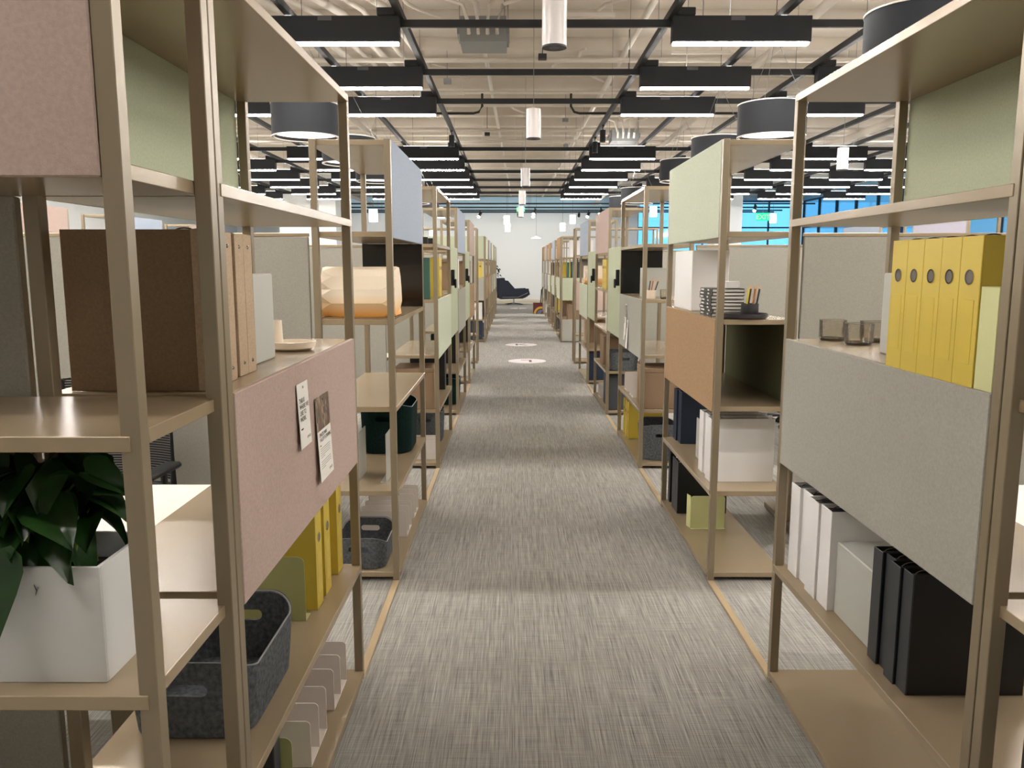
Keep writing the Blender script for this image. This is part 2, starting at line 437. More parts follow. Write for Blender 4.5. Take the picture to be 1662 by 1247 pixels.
for s, PAN, LAB in ((-1, PAN_L, LAB_L), (1, PAN_R, LAB_R)):
    for k in range(5):
        UN[(s, k)] = shelving('shelving_unit', LAB[k], PAN[k], W(s, 0, START[k] + UW / 2, 0), ROT[s])
    # end units standing crosswise
    ux = UW / 2
    shelving('shelving_unit', 'tan shelving unit standing crosswise, cut by the near %s edge of the photo' % SIDE[s],
             [(4, 'F', 'pink')] if s < 0 else [], (XF[s] + s * ux, 1.52 - 0.001 - UD - 0.004, 0), 0.0)
    shelving('shelving_unit', 'crosswise tan metal shelving unit closing the near block on the %s' % SIDE[s],
             [(2, 'F', 'pink')] if s > 0 else [(3, 'F', 'grey')], (XF[s] + s * ux, 12.345, 0), 0.0)
    cols = {-1: [('pale', 'cork'), ('blue', 'cork'), ('pale', 'grey'), ('grey', 'pale'), ('green', 'grey')],
            1: [('cork', 'pale'), ('blue', 'pale'), ('cork', 'pale'), ('pink', 'lilac'), ('cork', 'pale')]}[s]
    shelving('shelving_unit', 'crosswise tan metal shelving unit with stacked panels opening the far block on the %s' % SIDE[s],
             ([(4, 'F', 'green'), (2, 'F', 'grey')] if s < 0 else [(2, 'F', 'green'), (0, 'F', 'grey')]), (XF[s] + s * ux, 15.83, 0), 0.0)
    for k in range(5):
        a, b = cols[k]
        UN[(s, k + 5)] = shelving('shelving_unit', 'tan shelving unit, %s over %s panel, %s of far %s block' % (FELTN[a], FELTN[b], ORD[k], SIDE[s]),
                 [(4, 'F', a), (2, 'F', b)], W(s, 0, START2[k] + UW / 2, 0), ROT[s])
    shelving('shelving_unit', 'crosswise tan metal shelving unit ending the far block on the %s' % SIDE[s], [], (XF[s] + s * ux, START2[4] + UW + 0.004, 0), 0.0)

# floor strips across the gaps
for s in (-1, 1):
    for b, ST_ in (('near', START), ('far', START2)):
        for k in range(4):
            y0, y1 = ST_[k] + UW, ST_[k + 1]
            a, c = sorted((XF[s] + s * 0.001, XF[s] + s * 0.03))
            o = MB().box(a, c, y0, y1, 0.0005, 0.011, 0.001).build('floor_strip', STRIPM)
            tag(o, 'thin tan floor strip in the %s gap of the %s shelf block on the %s' % (ORD[k], b, SIDE[s]), 'floor strip')

# tall felt panels closing two gaps on each side
def gap_panel(s, k, f, label):
    y0, y1 = START[k] + UW + 0.006, START[k + 1] - 0.006
    t = empty('sliding_panel', W(s, 0.0, (y0 + y1) / 2, 0.86), ROT[s]); tag(t, label, 'panel')
    hw = (y1 - y0) / 2
    MB().box(-hw, hw, 0.002, 0.014, 0, 0.80, 0.002).build('felt_board', FELTS[f], t)
    MB().box(-hw, hw, 0.014, 0.022, 0, 0.02).box(-hw, hw, 0.014, 0.022, 0.78, 0.80).box(-hw, -hw + 0.02, 0.014, 0.022, 0.02, 0.78).box(hw - 0.02, hw, 0.014, 0.022, 0.02, 0.78).build('frame', METAL, t)
    sg = -hw + 0.04 if s > 0 else hw - 0.04
    if s < 0: sg = -hw + 0.05
    else: sg = hw - 0.05
    MB().box(sg - 0.014, sg + 0.014, -0.03, 0.002, 0.46, 0.60, 0.004).box(sg - 0.03, sg + 0.03, -0.045, -0.03, 0.44, 0.52, 0.006).build('handle', RUBBER, t)
gap_panel(-1, 2, 'green', 'sage green felt panel with black handle closing the nearer gap on the left')
gap_panel(-1, 3, 'green', 'sage green felt panel with black handle closing the farther gap on the left')
gap_panel(1, 2, 'green', 'sage green felt panel with black handle closing the nearer gap on the right')
gap_panel(1, 3, 'green', 'sage green felt panel with black handle closing the farther gap on the right')

# ---------------------------------------------------------------- desk screens, desks, chairs
def b_screen(wd=1.9, f=None):
    t = empty('privacy_screen')
    MB().box(0.002, wd, -0.012, 0.012, 0.42, 1.625, 0.003).build('fabric_panel', f or F_SCREEN, t)
    MB().box(0, wd, -0.014, 0.014, 1.626, 1.642, 0.002).build('cap_rail', SHELFM, t)
    MB().box(wd + 0.001, wd + 0.021, -0.013, 0.013, 0, 1.642, 0.001).build('post', METAL, t)
    return t
def b_desk():
    t = empty('desk')           # local: x outward 0..1.5, y depth 0..0.8, top at 0.73
    MB().box(0, 1.5, 0, 0.80, 0.728, 0.732, 0.001).build('laminate_top', DESKT, t)
    MB().box(0.0005, 1.4995, 0.0005, 0.7995, 0.705, 0.728, 0.001).build('board', SHELFM, t)
    for x in (0.16, 1.30):
        c = MB().box(x - 0.035, x + 0.035, 0.36, 0.44, 0.04, 0.66, 0.003).box(x - 0.028, x + 0.028, 0.367, 0.433, 0.66, 0.70).build('leg', METAL, t)
        MB().box(x - 0.035, x + 0.035, 0.05, 0.75, 0.006, 0.04, 0.003).build('foot', METAL, c)
    MB().box(0.15, 1.31, 0.37, 0.43, 0.675, 0.7045).build('beam', METAL, t)
    return t
def b_chair():
    t = empty('task_chair')
    MB().box(-0.25, 0.25, -0.24, 0.24, 0.44, 0.50, 0.02).build('seat', MESHB, t, True)
    mb = MB()
    n = 10
    pts = []
    for i in range(n + 1):
        x = -0.23 + 0.46 * i / n
        pts.append((x, 0.23 + 0.05 * (1 - (x / 0.23) ** 2)))
    for z0 in [0.58 + 0.011 * j for j in range(40)]:
        for (xa, ya), (xb, yb) in zip(pts, pts[1:]):
            mb.quad((xa, ya, z0), (xb, yb, z0), (xb, yb, z0 + 0.0085), (xa, ya, z0 + 0.0085))
    bk = mb.build('backrest', MESHB, t)
    MB().tube([(-0.235, 0.23, 0.56), (-0.24, 0.235, 1.01), (-0.1, 0.275, 1.03), (0.1, 0.275, 1.03), (0.24, 0.235, 1.01), (0.235, 0.23, 0.56), (0, 0.28, 0.55), (-0.235, 0.23, 0.56)], 0.014).build('frame', BLACKP, bk, True)
    MB().tube([(0, 0.28, 0.55), (0, 0.22, 0.44), (0, 0.05, 0.42)], 0.025).build('back_support', BLACKP, t, True)
    MB().lathe([(0.0, 0.09), (0.03, 0.09), (0.03, 0.30), (0.022, 0.30), (0.022, 0.44), (0, 0.44)], seg=16).build('gas_column', BLACKP, t, True)
    for k in range(5):
        a = 2 * math.pi * k / 5 + 0.3
        l = MB().tube([(0.03 * math.cos(a), 0.03 * math.sin(a), 0.10), (0.3 * math.cos(a), 0.3 * math.sin(a), 0.075)], 0.02, r2=0.013).build('base_arm', BLACKP, t, True)
        MB().tube([(0.3 * math.cos(a) - 0.02 * math.sin(a), 0.3 * math.sin(a) + 0.02 * math.cos(a), 0.03), (0.3 * math.cos(a) + 0.02 * math.sin(a), 0.3 * math.sin(a) - 0.02 * math.cos(a), 0.03)], 0.03, 14).build('caster', RUBBER, l, True)
    for sx in (-1, 1):
        MB().tube([(sx * 0.25, 0.05, 0.46), (sx * 0.29, 0.05, 0.5), (sx * 0.29, 0.05, 0.66)], 0.014).box(sx * 0.29 - 0.035, sx * 0.29 + 0.035, -0.1, 0.14, 0.66, 0.685, 0.008).build('armrest', BLACKP, t, True)
    return t
for s in (-1, 1):
    for b, STT, n in (('near', START, 5), ('far', START2, 5)):
        for k in range(n):
            y = STT[k]
            if s == -1:
                lx, rz, yy = XF[s] - UD - 0.016, R(180), y + 0.016
            else:
                lx, rz, yy = XF[s] + UD + 0.016, 0, y + 0.016
            if b == 'near' or k == 0:
                place('screen', b_screen, 'grey fabric screen behind the %s shelving unit, %s block on the %s' % (ORD[k], b, SIDE[s]), 'screen', (lx, yy, 0), rz)
            if b == 'near' and k < 4:
                dx = XF[s] + s * (UD + 0.15)
                place('desk', b_desk, 'white topped sit-stand desk behind the %s shelving unit on the %s' % (ORD[k], SIDE[s]), 'desk',
                      (dx, y + (0.45 if s > 0 else 1.25), 0), 0 if s > 0 else R(180))
for s, k in ((-1, 0), (-1, 1), (1, 1), (1, 2)):
    place('chair', b_chair, 'black mesh office chair at the desk behind the %s shelving unit on the %s' % (ORD[k], SIDE[s]), 'chair',
          (XF[s] + s * (1.18 if s < 0 else 1.35), START[k] + UW + 0.42, 0), R(0 + 4 * s))

# ---------------------------------------------------------------- shelf things
def b_binder(nm, w_, d_, h_, cm, spine=None, ring=True, line=None, rivets=False, pocket=False):
    def f():
        t = empty(nm)
        th = 0.0028
        MB().box(-w_ / 2, -w_ / 2 + th, 0.002, d_, 0, h_, 0.0006).box(w_ / 2 - th, w_ / 2, 0.002, d_, 0, h_, 0.0006).build('cover', cm, t)
        mb = MB().box(-w_ / 2 - 0.0006, w_ / 2 + 0.0006, -0.0015, 0.0025, 0, h_, 0.001)
        if rivets: mb.box(-w_ / 2 - 0.001, w_ / 2 + 0.001, 0.0, 0.018, 0, h_, 0.001)
        sp = mb.build('spine', spine or cm, t)
        MB().box(-w_ / 2 + th + 0.0005, w_ / 2 - th - 0.0005, 0.004, d_ - 0.012, 0.006, h_ - 0.012).build('lining', line or LINING, t)
        MB().tube([(0.0, 0.04 + 0.028 * math.cos(a), h_ - 0.014 + 0.018 * math.sin(a)) for a in [math.pi * i / 8 for i in range(9)]], 0.0016, 6).build('ring_mechanism', CHROME, t, True)
        if ring:
            c = Matrix.Translation((0, -0.0015, h_ * 0.73)) @ Matrix.Rotation(R(90), 4, 'X')
            mb = MB(); mb.lathe([(0.0125, 0), (0.0155, 0), (0.0155, 0.002), (0.0125, 0.002)], seg=24, closed=True)
            for v in mb.bm.verts: v.co = c @ v.co
            rg = mb.build('finger_ring', CHROME, sp, True)
            mb = MB().lathe([(0, 0.0005), (0.0125, 0.0005)], seg=24)
            for v in mb.bm.verts: v.co = c @ v.co
            mb.build('finger_hole', DARKHOLE, rg)
        if rivets:
            for z in (h_ * 0.09, h_ * 0.91):
                mb = MB().lathe([(0, 0.003), (0.0035, 0.002), (0.0045, 0)], seg=12)
                c = Matrix.Translation((0, -0.0015, z)) @ Matrix.Rotation(R(90), 4, 'X')
                for v in mb.bm.verts: v.co = c @ v.co
                mb.build('rivet', CHROME, sp, True)
        if pocket:
            MB().box(-w_ * 0.3, w_ * 0.3, -0.0022, -0.0015, h_ * 0.15, h_ * 0.58, 0.0003).build('label_pocket', YELLOWP if cm is YELLOW else WHITEB, sp)
        return t
    return f
YELLOWP = mat('glossy yellow pocket', (209, 183, 72), 0.3)
BIND = {
    'yellow': b_binder('binder', 0.0745, 0.285, 0.305, YELLOW, pocket=True),
    'yellow_thin': b_binder('binder', 0.058, 0.285, 0.305, YELLOW, pocket=True),
    'white': b_binder('binder', 0.084, 0.31, 0.315, WHITEB, ring=False),
    'black': b_binder('binder', 0.05, 0.29, 0.31, BLACKB, spine=BLACKS, ring=False),
    'navy': b_binder('binder', 0.09, 0.28, 0.31, NAVYB, ring=False),
    'kraft': b_binder('binder', 0.055, 0.27, 0.315, CORKB, spine=CORKS, ring=False, rivets=True, line=CORKB),
    'teal': b_binder('binder', 0.07, 0.28, 0.31, TEALB, ring=False)}
BW = {'yellow': 0.0765, 'yellow_thin': 0.061, 'white': 0.087, 'black': 0.053, 'navy': 0.093, 'kraft': 0.058, 'teal': 0.073}
BCOL = {'yellow': 'yellow', 'yellow_thin': 'slim yellow', 'white': 'white', 'black': 'black', 'navy': 'navy blue', 'kraft': 'brown kraft', 'teal': 'teal'}
def binder_row(kind, s, y_far, n, u, lvl, where, group, gaps=None):
    """spines face the aisle; first one is farthest from the camera"""
    y = y_far
    for i in range(n):
        yc = y - BW[kind] / 2
        lab = '%s binder, %s from far end, %s' % (BCOL[kind], ORD[i], where) if n > 1 else '%s ring binder standing alone %s' % (BCOL[kind], where)
        place('binder_' + kind, BIND[kind], lab, 'binder', W(s, u + ([0.004, 0.013, 0.0, 0.007, 0.002][i % 5] if lvl < 3 else 0), yc, LV[lvl]), ROT[s], group if n > 1 else None)
        y -= BW[kind] + (gaps[i] if gaps and i < len(gaps) else 0)

def rrect(wd, dp, r, n=6):
    pts = []
    for cx, cy, a0 in ((wd / 2 - r, dp / 2 - r, 0), (-wd / 2 + r, dp / 2 - r, 90), (-wd / 2 + r, -dp / 2 + r, 180), (wd / 2 - r, -dp / 2 + r, 270)):
        for i in range(n + 1):
            a = R(a0 + 90 * i / n); pts.append((cx + r * math.cos(a), cy + r * math.sin(a)))
    return pts
def b_basket(wd, dp, ht, m, r=0.07, rise=0.25, rim=RIMM):
    """open felt basket, long along x, slots cut in the two short ends"""
    def f():
        t = empty('felt_basket')
        bm = bmesh.new(); N = 0; th = 0.007
        levels = [(0.0, 0.86), (0.02, 0.95), (0.5, 0.99), (1.0, 1.02)]
        def ring(fz, sc, inset):
            out = []
            for x, y in rrect(wd * sc - 2 * inset, dp * sc - 2 * inset, max(0.02, r - inset), 8):
                e = (abs(x) / (wd / 2)) ** 4
                z = ht * fz * (1 + rise * (e - 0.5) * (fz > 0.9))
                out.append(bm.verts.new((x, y, max(z, 0.006 if inset else 0))))
            return out
        outer = [ring(fz, sc, 0) for fz, sc in levels]; inner = [ring(fz, sc, th) for fz, sc in levels]
        n = len(outer[0])
        for A, B in zip(outer, outer[1:]):
            for i in range(n): bm.faces.new((A[i], A[(i + 1) % n], B[(i + 1) % n], B[i]))
        for A, B in zip(inner, inner[1:]):
            for i in range(n): bm.faces.new((A[i], B[i], B[(i + 1) % n], A[(i + 1) % n]))
        for i in range(n): bm.faces.new((outer[-1][i], outer[-1][(i + 1) % n], inner[-1][(i + 1) % n], inner[-1][i]))
        bm.faces.new(list(reversed(outer[0]))); bm.faces.new(inner[0])
        bmesh.ops.recalc_face_normals(bm, faces=bm.faces)
        me = bpy.data.meshes.new('body'); bm.to_mesh(me); bm.free()
        o = bpy.data.objects.new('body', me); COL.objects.link(o); me.materials.append(m)
        # handle slots
        zc = ht * 0.74; pts = []
        for k in range(16):
            a = 2 * math.pi * k / 16
            pts.append(((dp * 0.13 if math.cos(a) > 0 else -dp * 0.13) + 0.015 * math.cos(a), zc + 0.015 * math.sin(a)))
        cut = MB().prism(pts, 'x', -wd, wd).build('cutter', m)
        md = o.modifiers.new('b', 'BOOLEAN'); md.operation = 'DIFFERENCE'; md.object = cut; md.solver = 'EXACT'
        dg = bpy.context.evaluated_depsgraph_get()
        me2 = bpy.data.meshes.new_from_object(o.evaluated_get(dg))
        o.modifiers.clear(); o.data = me2; o.parent = t
        if not me2.materials: me2.materials.append(m)
        bpy.data.objects.remove(cut)
        # pale cut edge of the rim
        rp = []
        for x, y in rrect(wd * 1.02 - th, dp * 1.02 - th, r, 8):
            e = (abs(x) / (wd / 2)) ** 4; rp.append((x, y, ht * (1 + rise * (e - 0.5)) + 0.0005))
        MB().tube(rp + [rp[0]], 0.0026, 6, cap=False).build('rim', rim, t, True)
        return t
    return f
def plate_pts(d0, d1, z0, z1, r=0.014):
    pts = [(d0, z0), (d1, z0), (d1, z1 - r)]
    for i in range(1, 6): a = R(90 * i / 5); pts.append((d1 - r + r * math.cos(a), z1 - r + r * math.sin(a)))
    for i in range(0, 6): a = R(90 + 90 * i / 5); pts.append((d0 + r + r * math.cos(a), z1 - r + r * math.sin(a)))
    pts.append((d0, z1 - r))
    return pts
def b_sorter(n=3, pitch=0.1, dp=0.24, ht=0.145, m=WHITEP):
    def f():
        t = empty('desk_sorter'); L = pitch * (n - 1)
        MB().box(-L / 2 - 0.001, L / 2 + 0.001, 0, dp, 0, 0.003, 0.0005).build('base_plate', m, t)
        for i in range(n):
            x = -L / 2 + pitch * i
            MB().prism(plate_pts(0, dp, 0.003, ht), 'x', x - 0.0015, x + 0.0015).build('divider', m, t)
        return t
    return f
def b_bookend(dp=0.2, ht=0.2, base=0.052, m=GREENP, r=0.02, th=0.002):
    def f():
        t = empty('bookend')
        MB().prism(plate_pts(0, dp, 0, ht, r), 'x', -th / 2, th / 2).build('upright', m, t)
        MB().box(th / 2 + 0.0002, base, 0, dp, 0, 0.002, 0.0004).build('base_plate', m, t)
        return t
    return f
def b_box(nm, x, y, z, m, lid=None, bev=0.003):
    def f():
        t = empty(nm)
        MB().box(-x / 2, x / 2, 0, y, 0, z, bev).build('body', m, t)
        if lid: MB().box(-x / 2 - 0.003, x / 2 + 0.003, -0.003, y + 0.003, z + 0.0005, z + 0.03, bev).build('lid', lid, t)
        return t
    return f
def b_glass():
    t = empty('drinking_glass')
    MB().lathe([(0, 0.004), (0.034, 0.004), (0.0395, 0.012), (0.041, 0.066), (0.043, 0.066), (0.0425, 0.01), (0.036, 0), (0, 0)], seg=40).build('bowl', GLASS, t, True)
    MB().lathe([(0.0405, 0.0662), (0.0435, 0.0662), (0.0435, 0.0676), (0.0405, 0.0676)], seg=40, closed=True).build('rim', GRIM, t, True)
    MB().lathe([(0.0, -0.0003), (0.036, -0.0003), (0.041, 0.008), (0.0405, 0.0095), (0.035, 0.0015), (0, 0.0012)], seg=40).build('foot', GBASE, t, True)
    return t
def b_paper_lamp():
    t = empty('paper_lamp')
    # barrel of folded paper lying along y; creased bands whose ends step outwards
    bm = bmesh.new()
    prof = [(0.115, 0.006), (0.142, 0.07), (0.128, 0.135), (0.098, 0.195), (0.05, 0.238), (-0.05, 0.238), (-0.098, 0.195), (-0.128, 0.135), (-0.142, 0.07), (-0.115, 0.006)]
    n = len(prof); V = lambda x, y, z: bm.verts.new((x, y, z))
    L = [V(x, -0.118, z) for x, z in prof]; Rr = [V(x, 0.118, z) for x, z in prof]
    mid = [((prof[i][0] + prof[i + 1][0]) / 2 * 1.03, (prof[i][1] + prof[i + 1][1]) / 2 + 0.002) for i in range(n - 1)]
    Lm = [V(x * 0.96, -0.168, z) for x, z in mid]; Rm = [V(x * 0.96, 0.168, z) for x, z in mid]
    Le = [V(x * 0.86, -0.176, z * 0.97 + 0.004) for x, z in prof]; Re = [V(x * 0.86, 0.176, z * 0.97 + 0.004) for x, z in prof]
    for i in range(n - 1): bm.faces.new((L[i], Lm[i], L[i + 1], Rr[i + 1], Rm[i], Rr[i]))
    for A, M_, E_ in ((L, Lm, Le), (Rr, Rm, Re)):
        for i in range(1, n - 1): bm.faces.new((A[i], M_[i - 1], E_[i], M_[i]))
        bm.faces.new((A[0], M_[0], E_[0])); bm.faces.new((A[-1], E_[-1], M_[-1]))
        out = []
        for i in range(n):
            out.append(E_[i])
            if i < n - 1: out.append(M_[i])
        bm.faces.new(out)
    m_ = MB(); m_.bm.free(); m_.bm = bm
    m_.build('folded_shade', LAMPP, t)
    MB().box(-0.15, 0.15, -0.172, 0.172, 0, 0.004, 0.0006).build('base_sheet', CORKB, t)
    return t
def b_notebook():
    t = empty('notebook')
    MB().box(-0.118, 0.118, 0, 0.003, 0.0, 0.0165, 0.001).box(-0.118, 0.118, 0.003, 0.16, 0.0, 0.002, 0.0004).box(-0.118, 0.118, 0.003, 0.16, 0.0145, 0.0165, 0.0004).build('cover', BLACKB, t)
    MB().box(-0.114, 0.114, 0.003, 0.157, 0.002, 0.0145).build('pages', PAPER, t)
    MB().box(-0.10, -0.04, -0.0006, 0, 0.005, 0.0125).box(0.03, 0.06, -0.0006, 0, 0.005, 0.0125).build('spine_label', WHITEB, t)
    return t
def b_tray():
    t = empty('round_tray')
    MB().lathe([(0, 0), (0.094, 0), (0.104, 0.006), (0.107, 0.024), (0.103, 0.024), (0.098, 0.008), (0, 0.006)], seg=48).build('dish', CHARC, t, True)
    return t
def b_pencup(m=CHARC):
    def f():
        t = empty('pencil_cup')
        MB().lathe([(0, 0), (0.038, 0), (0.04, 0.003), (0.04, 0.062), (0.036, 0.062), (0.036, 0.006), (0, 0.006)], seg=36).build('cup', m, t, True)
        return t
    return f
def b_pencil(m):
    def f():
        t = empty('pencil')
        MB().lathe([(0, 0), (0.0042, 0), (0.0042, 0.125)], seg=6).build('barrel', m, t)
        MB().lathe([(0.0042, 0.125), (0.0012, 0.14), (0.0, 0.143)], seg=6).build('sharpened_tip', WOODP, t)
        return t
    return f

# --- left unit 1
y0 = START[0]
KR = 'kraft binders on the nearest left shelf'
KW = 'above the pink felt panel'
binder_row('kraft', -1, 1.268 * H, 2, 0.066, 3, KW, KR)
binder_row('kraft', -1, 1.268 * H - 0.15, 3, 0.060, 3, KW + ', nearer group', KR)
place('greybox_s', b_box('file_box', 0.165, 0.2, 0.225, GREYBOX), 'plain light grey file box beside the kraft binders above the pink panel', 'box', W(-1, 0.097, 1.389 * H, LV[3]), ROT[-1])
def b_dish():
    t = empty('ceramic_dish')
    MB().lathe([(0, 0), (0.05, 0), (0.066, 0.008), (0.07, 0.026), (0.066, 0.027), (0.062, 0.014), (0, 0.010)], seg=48).build('bowl', CREAM, t, True)
    return t
place('dish', b_dish, 'shallow round cream dish on the shelf above the pink panel', 'dish', (-0.44 * H + 0.01, 1.575 * H, LV[3]))
tag(MB().lathe([(0, 0), (0.027, 0), (0.028, 0.003), (0.026, 0.075), (0.023, 0.075), (0.023, 0.006), (0, 0.006)], seg=36).build('ceramic_cup', CREAM, None, True, (-0.470 * H, 1.578 * H, LV[3] + 0.0115)), 'slender cream cup standing in the round dish above the pink panel', 'cup')
place('basket_grey', b_basket(0.40, 0.29, 0.165, BASKETM), 'large grey felt basket on the second lowest shelf, near left', 'basket', W(-1, 0.185, 1.245 * H, LV[1]), R(90))
place('bookend_green', b_bookend(0.22, 0.20), 'olive green steel bookend beside the yellow binders under the pink panel', 'bookend', W(-1, 0.075, 1.525 * H, LV[1]), ROT[-1])
binder_row('yellow', -1, 1.822 * H, 1, 0.055, 1, 'farthest under the pink panel', None)
binder_row('yellow', -1, 1.700 * H, 1, 0.055, 1, 'between two others under the pink panel', None)
binder_row('yellow', -1, 1.625 * H, 1, 0.055, 1, 'nearest under the pink panel', None)
for yc, nm in ((1.719 * H, 'farther'), (1.515 * H, 'nearer')):
    place('sorter', b_sorter(3, 0.098, 0.26), 'white steel desk sorter with three dividers on the bottom shelf near left, %s one' % nm, 'sorter', W(-1, 0.045, yc, LV[0]), ROT[-1])
place('binder_black', BIND['black'], 'black ring binder on the bottom shelf at the near left beside the white sorters', 'binder', W(-1, 0.075, 1.30 * H, LV[0]), ROT[-1])
place('bookend_green', b_bookend(), 'olive green bookend on the bottom shelf in front of the black binder', 'bookend', W(-1, 0.05, 1.335 * H, LV[0]), ROT[-1])

# cards pinned to panels
def text_obj(s, size, loc, parent, m, nm='lettering', al='LEFT', ex=0.0):
    c = bpy.data.curves.new(nm, 'FONT'); c.body = s; c.size = size; c.align_x = al; c.space_line = 0.95; c.extrude = ex; c.offset = size * 0.015
    c.materials.append(m)
    return font_mesh(c, nm, parent, loc, (R(90), 0, 0))
def font_mesh(c, nm, parent, loc, rot):
    o = bpy.data.objects.new(nm, c); COL.objects.link(o)
    me = bpy.data.meshes.new_from_object(o.evaluated_get(bpy.context.evaluated_depsgraph_get()))
    m = c.materials[0]; bpy.data.objects.remove(o)
    if not me.materials: me.materials.append(m)
    o = bpy.data.objects.new(nm, me); COL.objects.link(o); o.parent = parent; o.location = loc; o.rotation_euler = rot
    return o
def card(s, yc, zt, wd, ht, label, kind):
    t = empty('leaflet', W(s, -0.005, yc, zt), ROT[s]); tag(t, label, 'leaflet')
    t.rotation_euler = (R(-2.5), 0, ROT[s])
    MB().box(-wd / 2, wd / 2, -0.0008, 0.0, -ht, 0, 0.0).build('sheet', PAPER, t)
    MB().lathe([(0, 0.003), (0.0035, 0.002), (0.0035, 0)], seg=10).build('pin', CHROME, t, True, (0, -0.001, -0.012)).rotation_euler = (R(90), 0, 0)
    L = -wd / 2 + wd * 0.12
    if kind == 1:
        text_obj('THIS IS\nWHERE WE\nLIKE TO\nWORK.', 0.0165, (L, -0.0012, -0.05), t, INK)
        MB().box(L, L + 0.02, -0.0014, -0.0009, -0.118, -0.1145).build('dash', INK, t)
        text_obj('#SPACES', 0.009, (wd / 2 - 0.042, -0.0012, -ht + 0.018), t, INK)
    elif kind == 2:
        MB().box(-wd / 2, wd / 2, -0.0012, -0.0009, -ht * 0.40, 0).build('photograph', PHOTO, t)
        text_obj('SPACES PARK\nVALLEY IS OPENING.', 0.0145, (L, -0.0012, -ht * 0.475), t, INK)
        MB().box(L, L + 0.012, -0.0014, -0.0009, -ht * 0.585, -ht * 0.575).build('dash', INK, t)
        mb = MB()
        for i in range(10):
            if i == 5: continue
            z = -ht * (0.62 + 0.026 * i); mb.box(L, L + wd * (0.72 if i not in (4, 9) else 0.3), -0.0013, -0.0009, z, z + 0.0012)
        mb.build('text_lines', INKG, t)
        text_obj('#SPACES', 0.009, (wd / 2 - 0.05, -0.0012, -ht + 0.014), t, INK)
    elif kind == 3:
        MB().box(-wd / 2 + 0.004, wd / 2 - 0.004, -0.0012, -0.0009, -ht * 0.42, -0.004).build('photograph', PHOTO, t)
    elif kind == 4:
        mb = MB()
        for i in range(4): mb.box(L, L + wd * 0.5, -0.0012, -0.0009, -0.03 - 0.011 * i, -0.024 - 0.011 * i)
        mb.build('text_lines', INK, t)
    return t
card(-1, 1.356 * H, 0.803 * H, 0.105, 0.165, 'small white leaflet with bold black lettering pinned to the pink panel', 1)
card(-1, 1.492 * H, 0.760 * H, 0.155, 0.235, 'leaflet with a photograph on its upper half pinned to the pink panel', 2)

# --- right unit 1
YG = 'yellow binders above the grey panel'
binder_row('yellow', 1, 1.333 * H, 5, 0.0, 3, 'above the grey felt panel', YG, [0, 0, 0, 0])
place('palebox', b_box('file_box', 0.062, 0.2, 0.205, mat('pale yellow green board', (206, 206, 150), 0.6), bev=0.001), 'pale green file box at the near end of the yellow binders', 'box', W(1, 0.001, 1.056 * H, LV[3]), ROT[1])
place('greybox_s', None, 'light grey file box behind the yellow binders above the grey panel', 'box', W(1, 0.115, 1.475 * H, LV[3]), ROT[1])
place('glass', b_glass, 'smoky drinking glass standing on its own above the grey panel', 'glass', (0.706 * H, 1.785 * H, LV[3]))
place('glass', b_glass, 'smoky drinking glass nearest the grey file box', 'glass', (0.722 * H, 1.685 * H, LV[3]))
place('glass', b_glass, 'smoky drinking glass half hidden behind another beside the grey file box', 'glass', (0.779 * H, 1.745 * H, LV[3]))
binder_row('white', 1, 1.805 * H, 4, 0.03, 1, 'under the grey felt panel', 'white binders under the grey panel')
place('greybox_l', b_box('file_box', 0.27, 0.2, 0.225, GREYBOX), 'wide light grey file box between white and black binders under the grey panel', 'box', W(1, 0.055, 1.50 * H - 0.030, LV[1]), ROT[1])
binder_row('black', 1, 1.385 * H, 4, 0.035, 1, 'under the grey felt panel', 'black binders under the grey panel')
place('binder_black', BIND['black'], 'black binder on the crosswise unit at the lower right edge', 'binder', (XF[1] + 0.12, 1.21, LV[1]), 0)

# --- left unit 2
place('lamp', b_paper_lamp, 'cream and orange folded paper lamp on the second left shelving unit', 'lamp', W(-1, 0.185, START[1] + 0.23, LV[3]), R(90))
tag(MB().box(-0.1, 0.1, 0, 0.004, 0, 0.2).build('grey_board', GREYBOX, None, False, W(-1, 0.31, START[1] + 0.9, LV[3] + 0.0006), R(90)), 'grey board standing behind the paper lamp on the left', 'board')
place('basket_green', b_basket(0.40, 0.29, 0.27, BASKETD, 0.09, 0.1, mat('pale piping', (150, 160, 156), 0.7)), 'tall dark green felt basket on the second left shelving unit', 'basket', W(-1, 0.175, START[1] + 0.95, LV[1]), R(90))
for yy, u, nm in ((2.72, 0.075, 'nearer the aisle'), (2.74, 0.215, 'farther from the aisle')):
    o = place('acrylic', b_bookend(0.19, 0.24, 0.03, FROST, 0.004, 0.004), 'frosted acrylic divider %s before the dark green basket' % nm, 'divider', W(-1, u, yy * H - 0.05, LV[1]), R(180))
place('basket_grey_s', b_basket(0.34, 0.26, 0.135, BASKETM, 0.06, 0.3), 'grey felt basket on the bottom shelf of the second left unit', 'basket', W(-1, 0.20, START[1] + 0.21, LV[0]), R(90))
for yc, nm in ((START[1] + 0.62, 'nearer'), (START[1] + 0.95, 'farther')):
    place('sorter', None, 'white steel desk sorter on the bottom shelf of the second left unit, %s one' % nm, 'sorter', W(-1, 0.03, yc, LV[0]), ROT[-1])

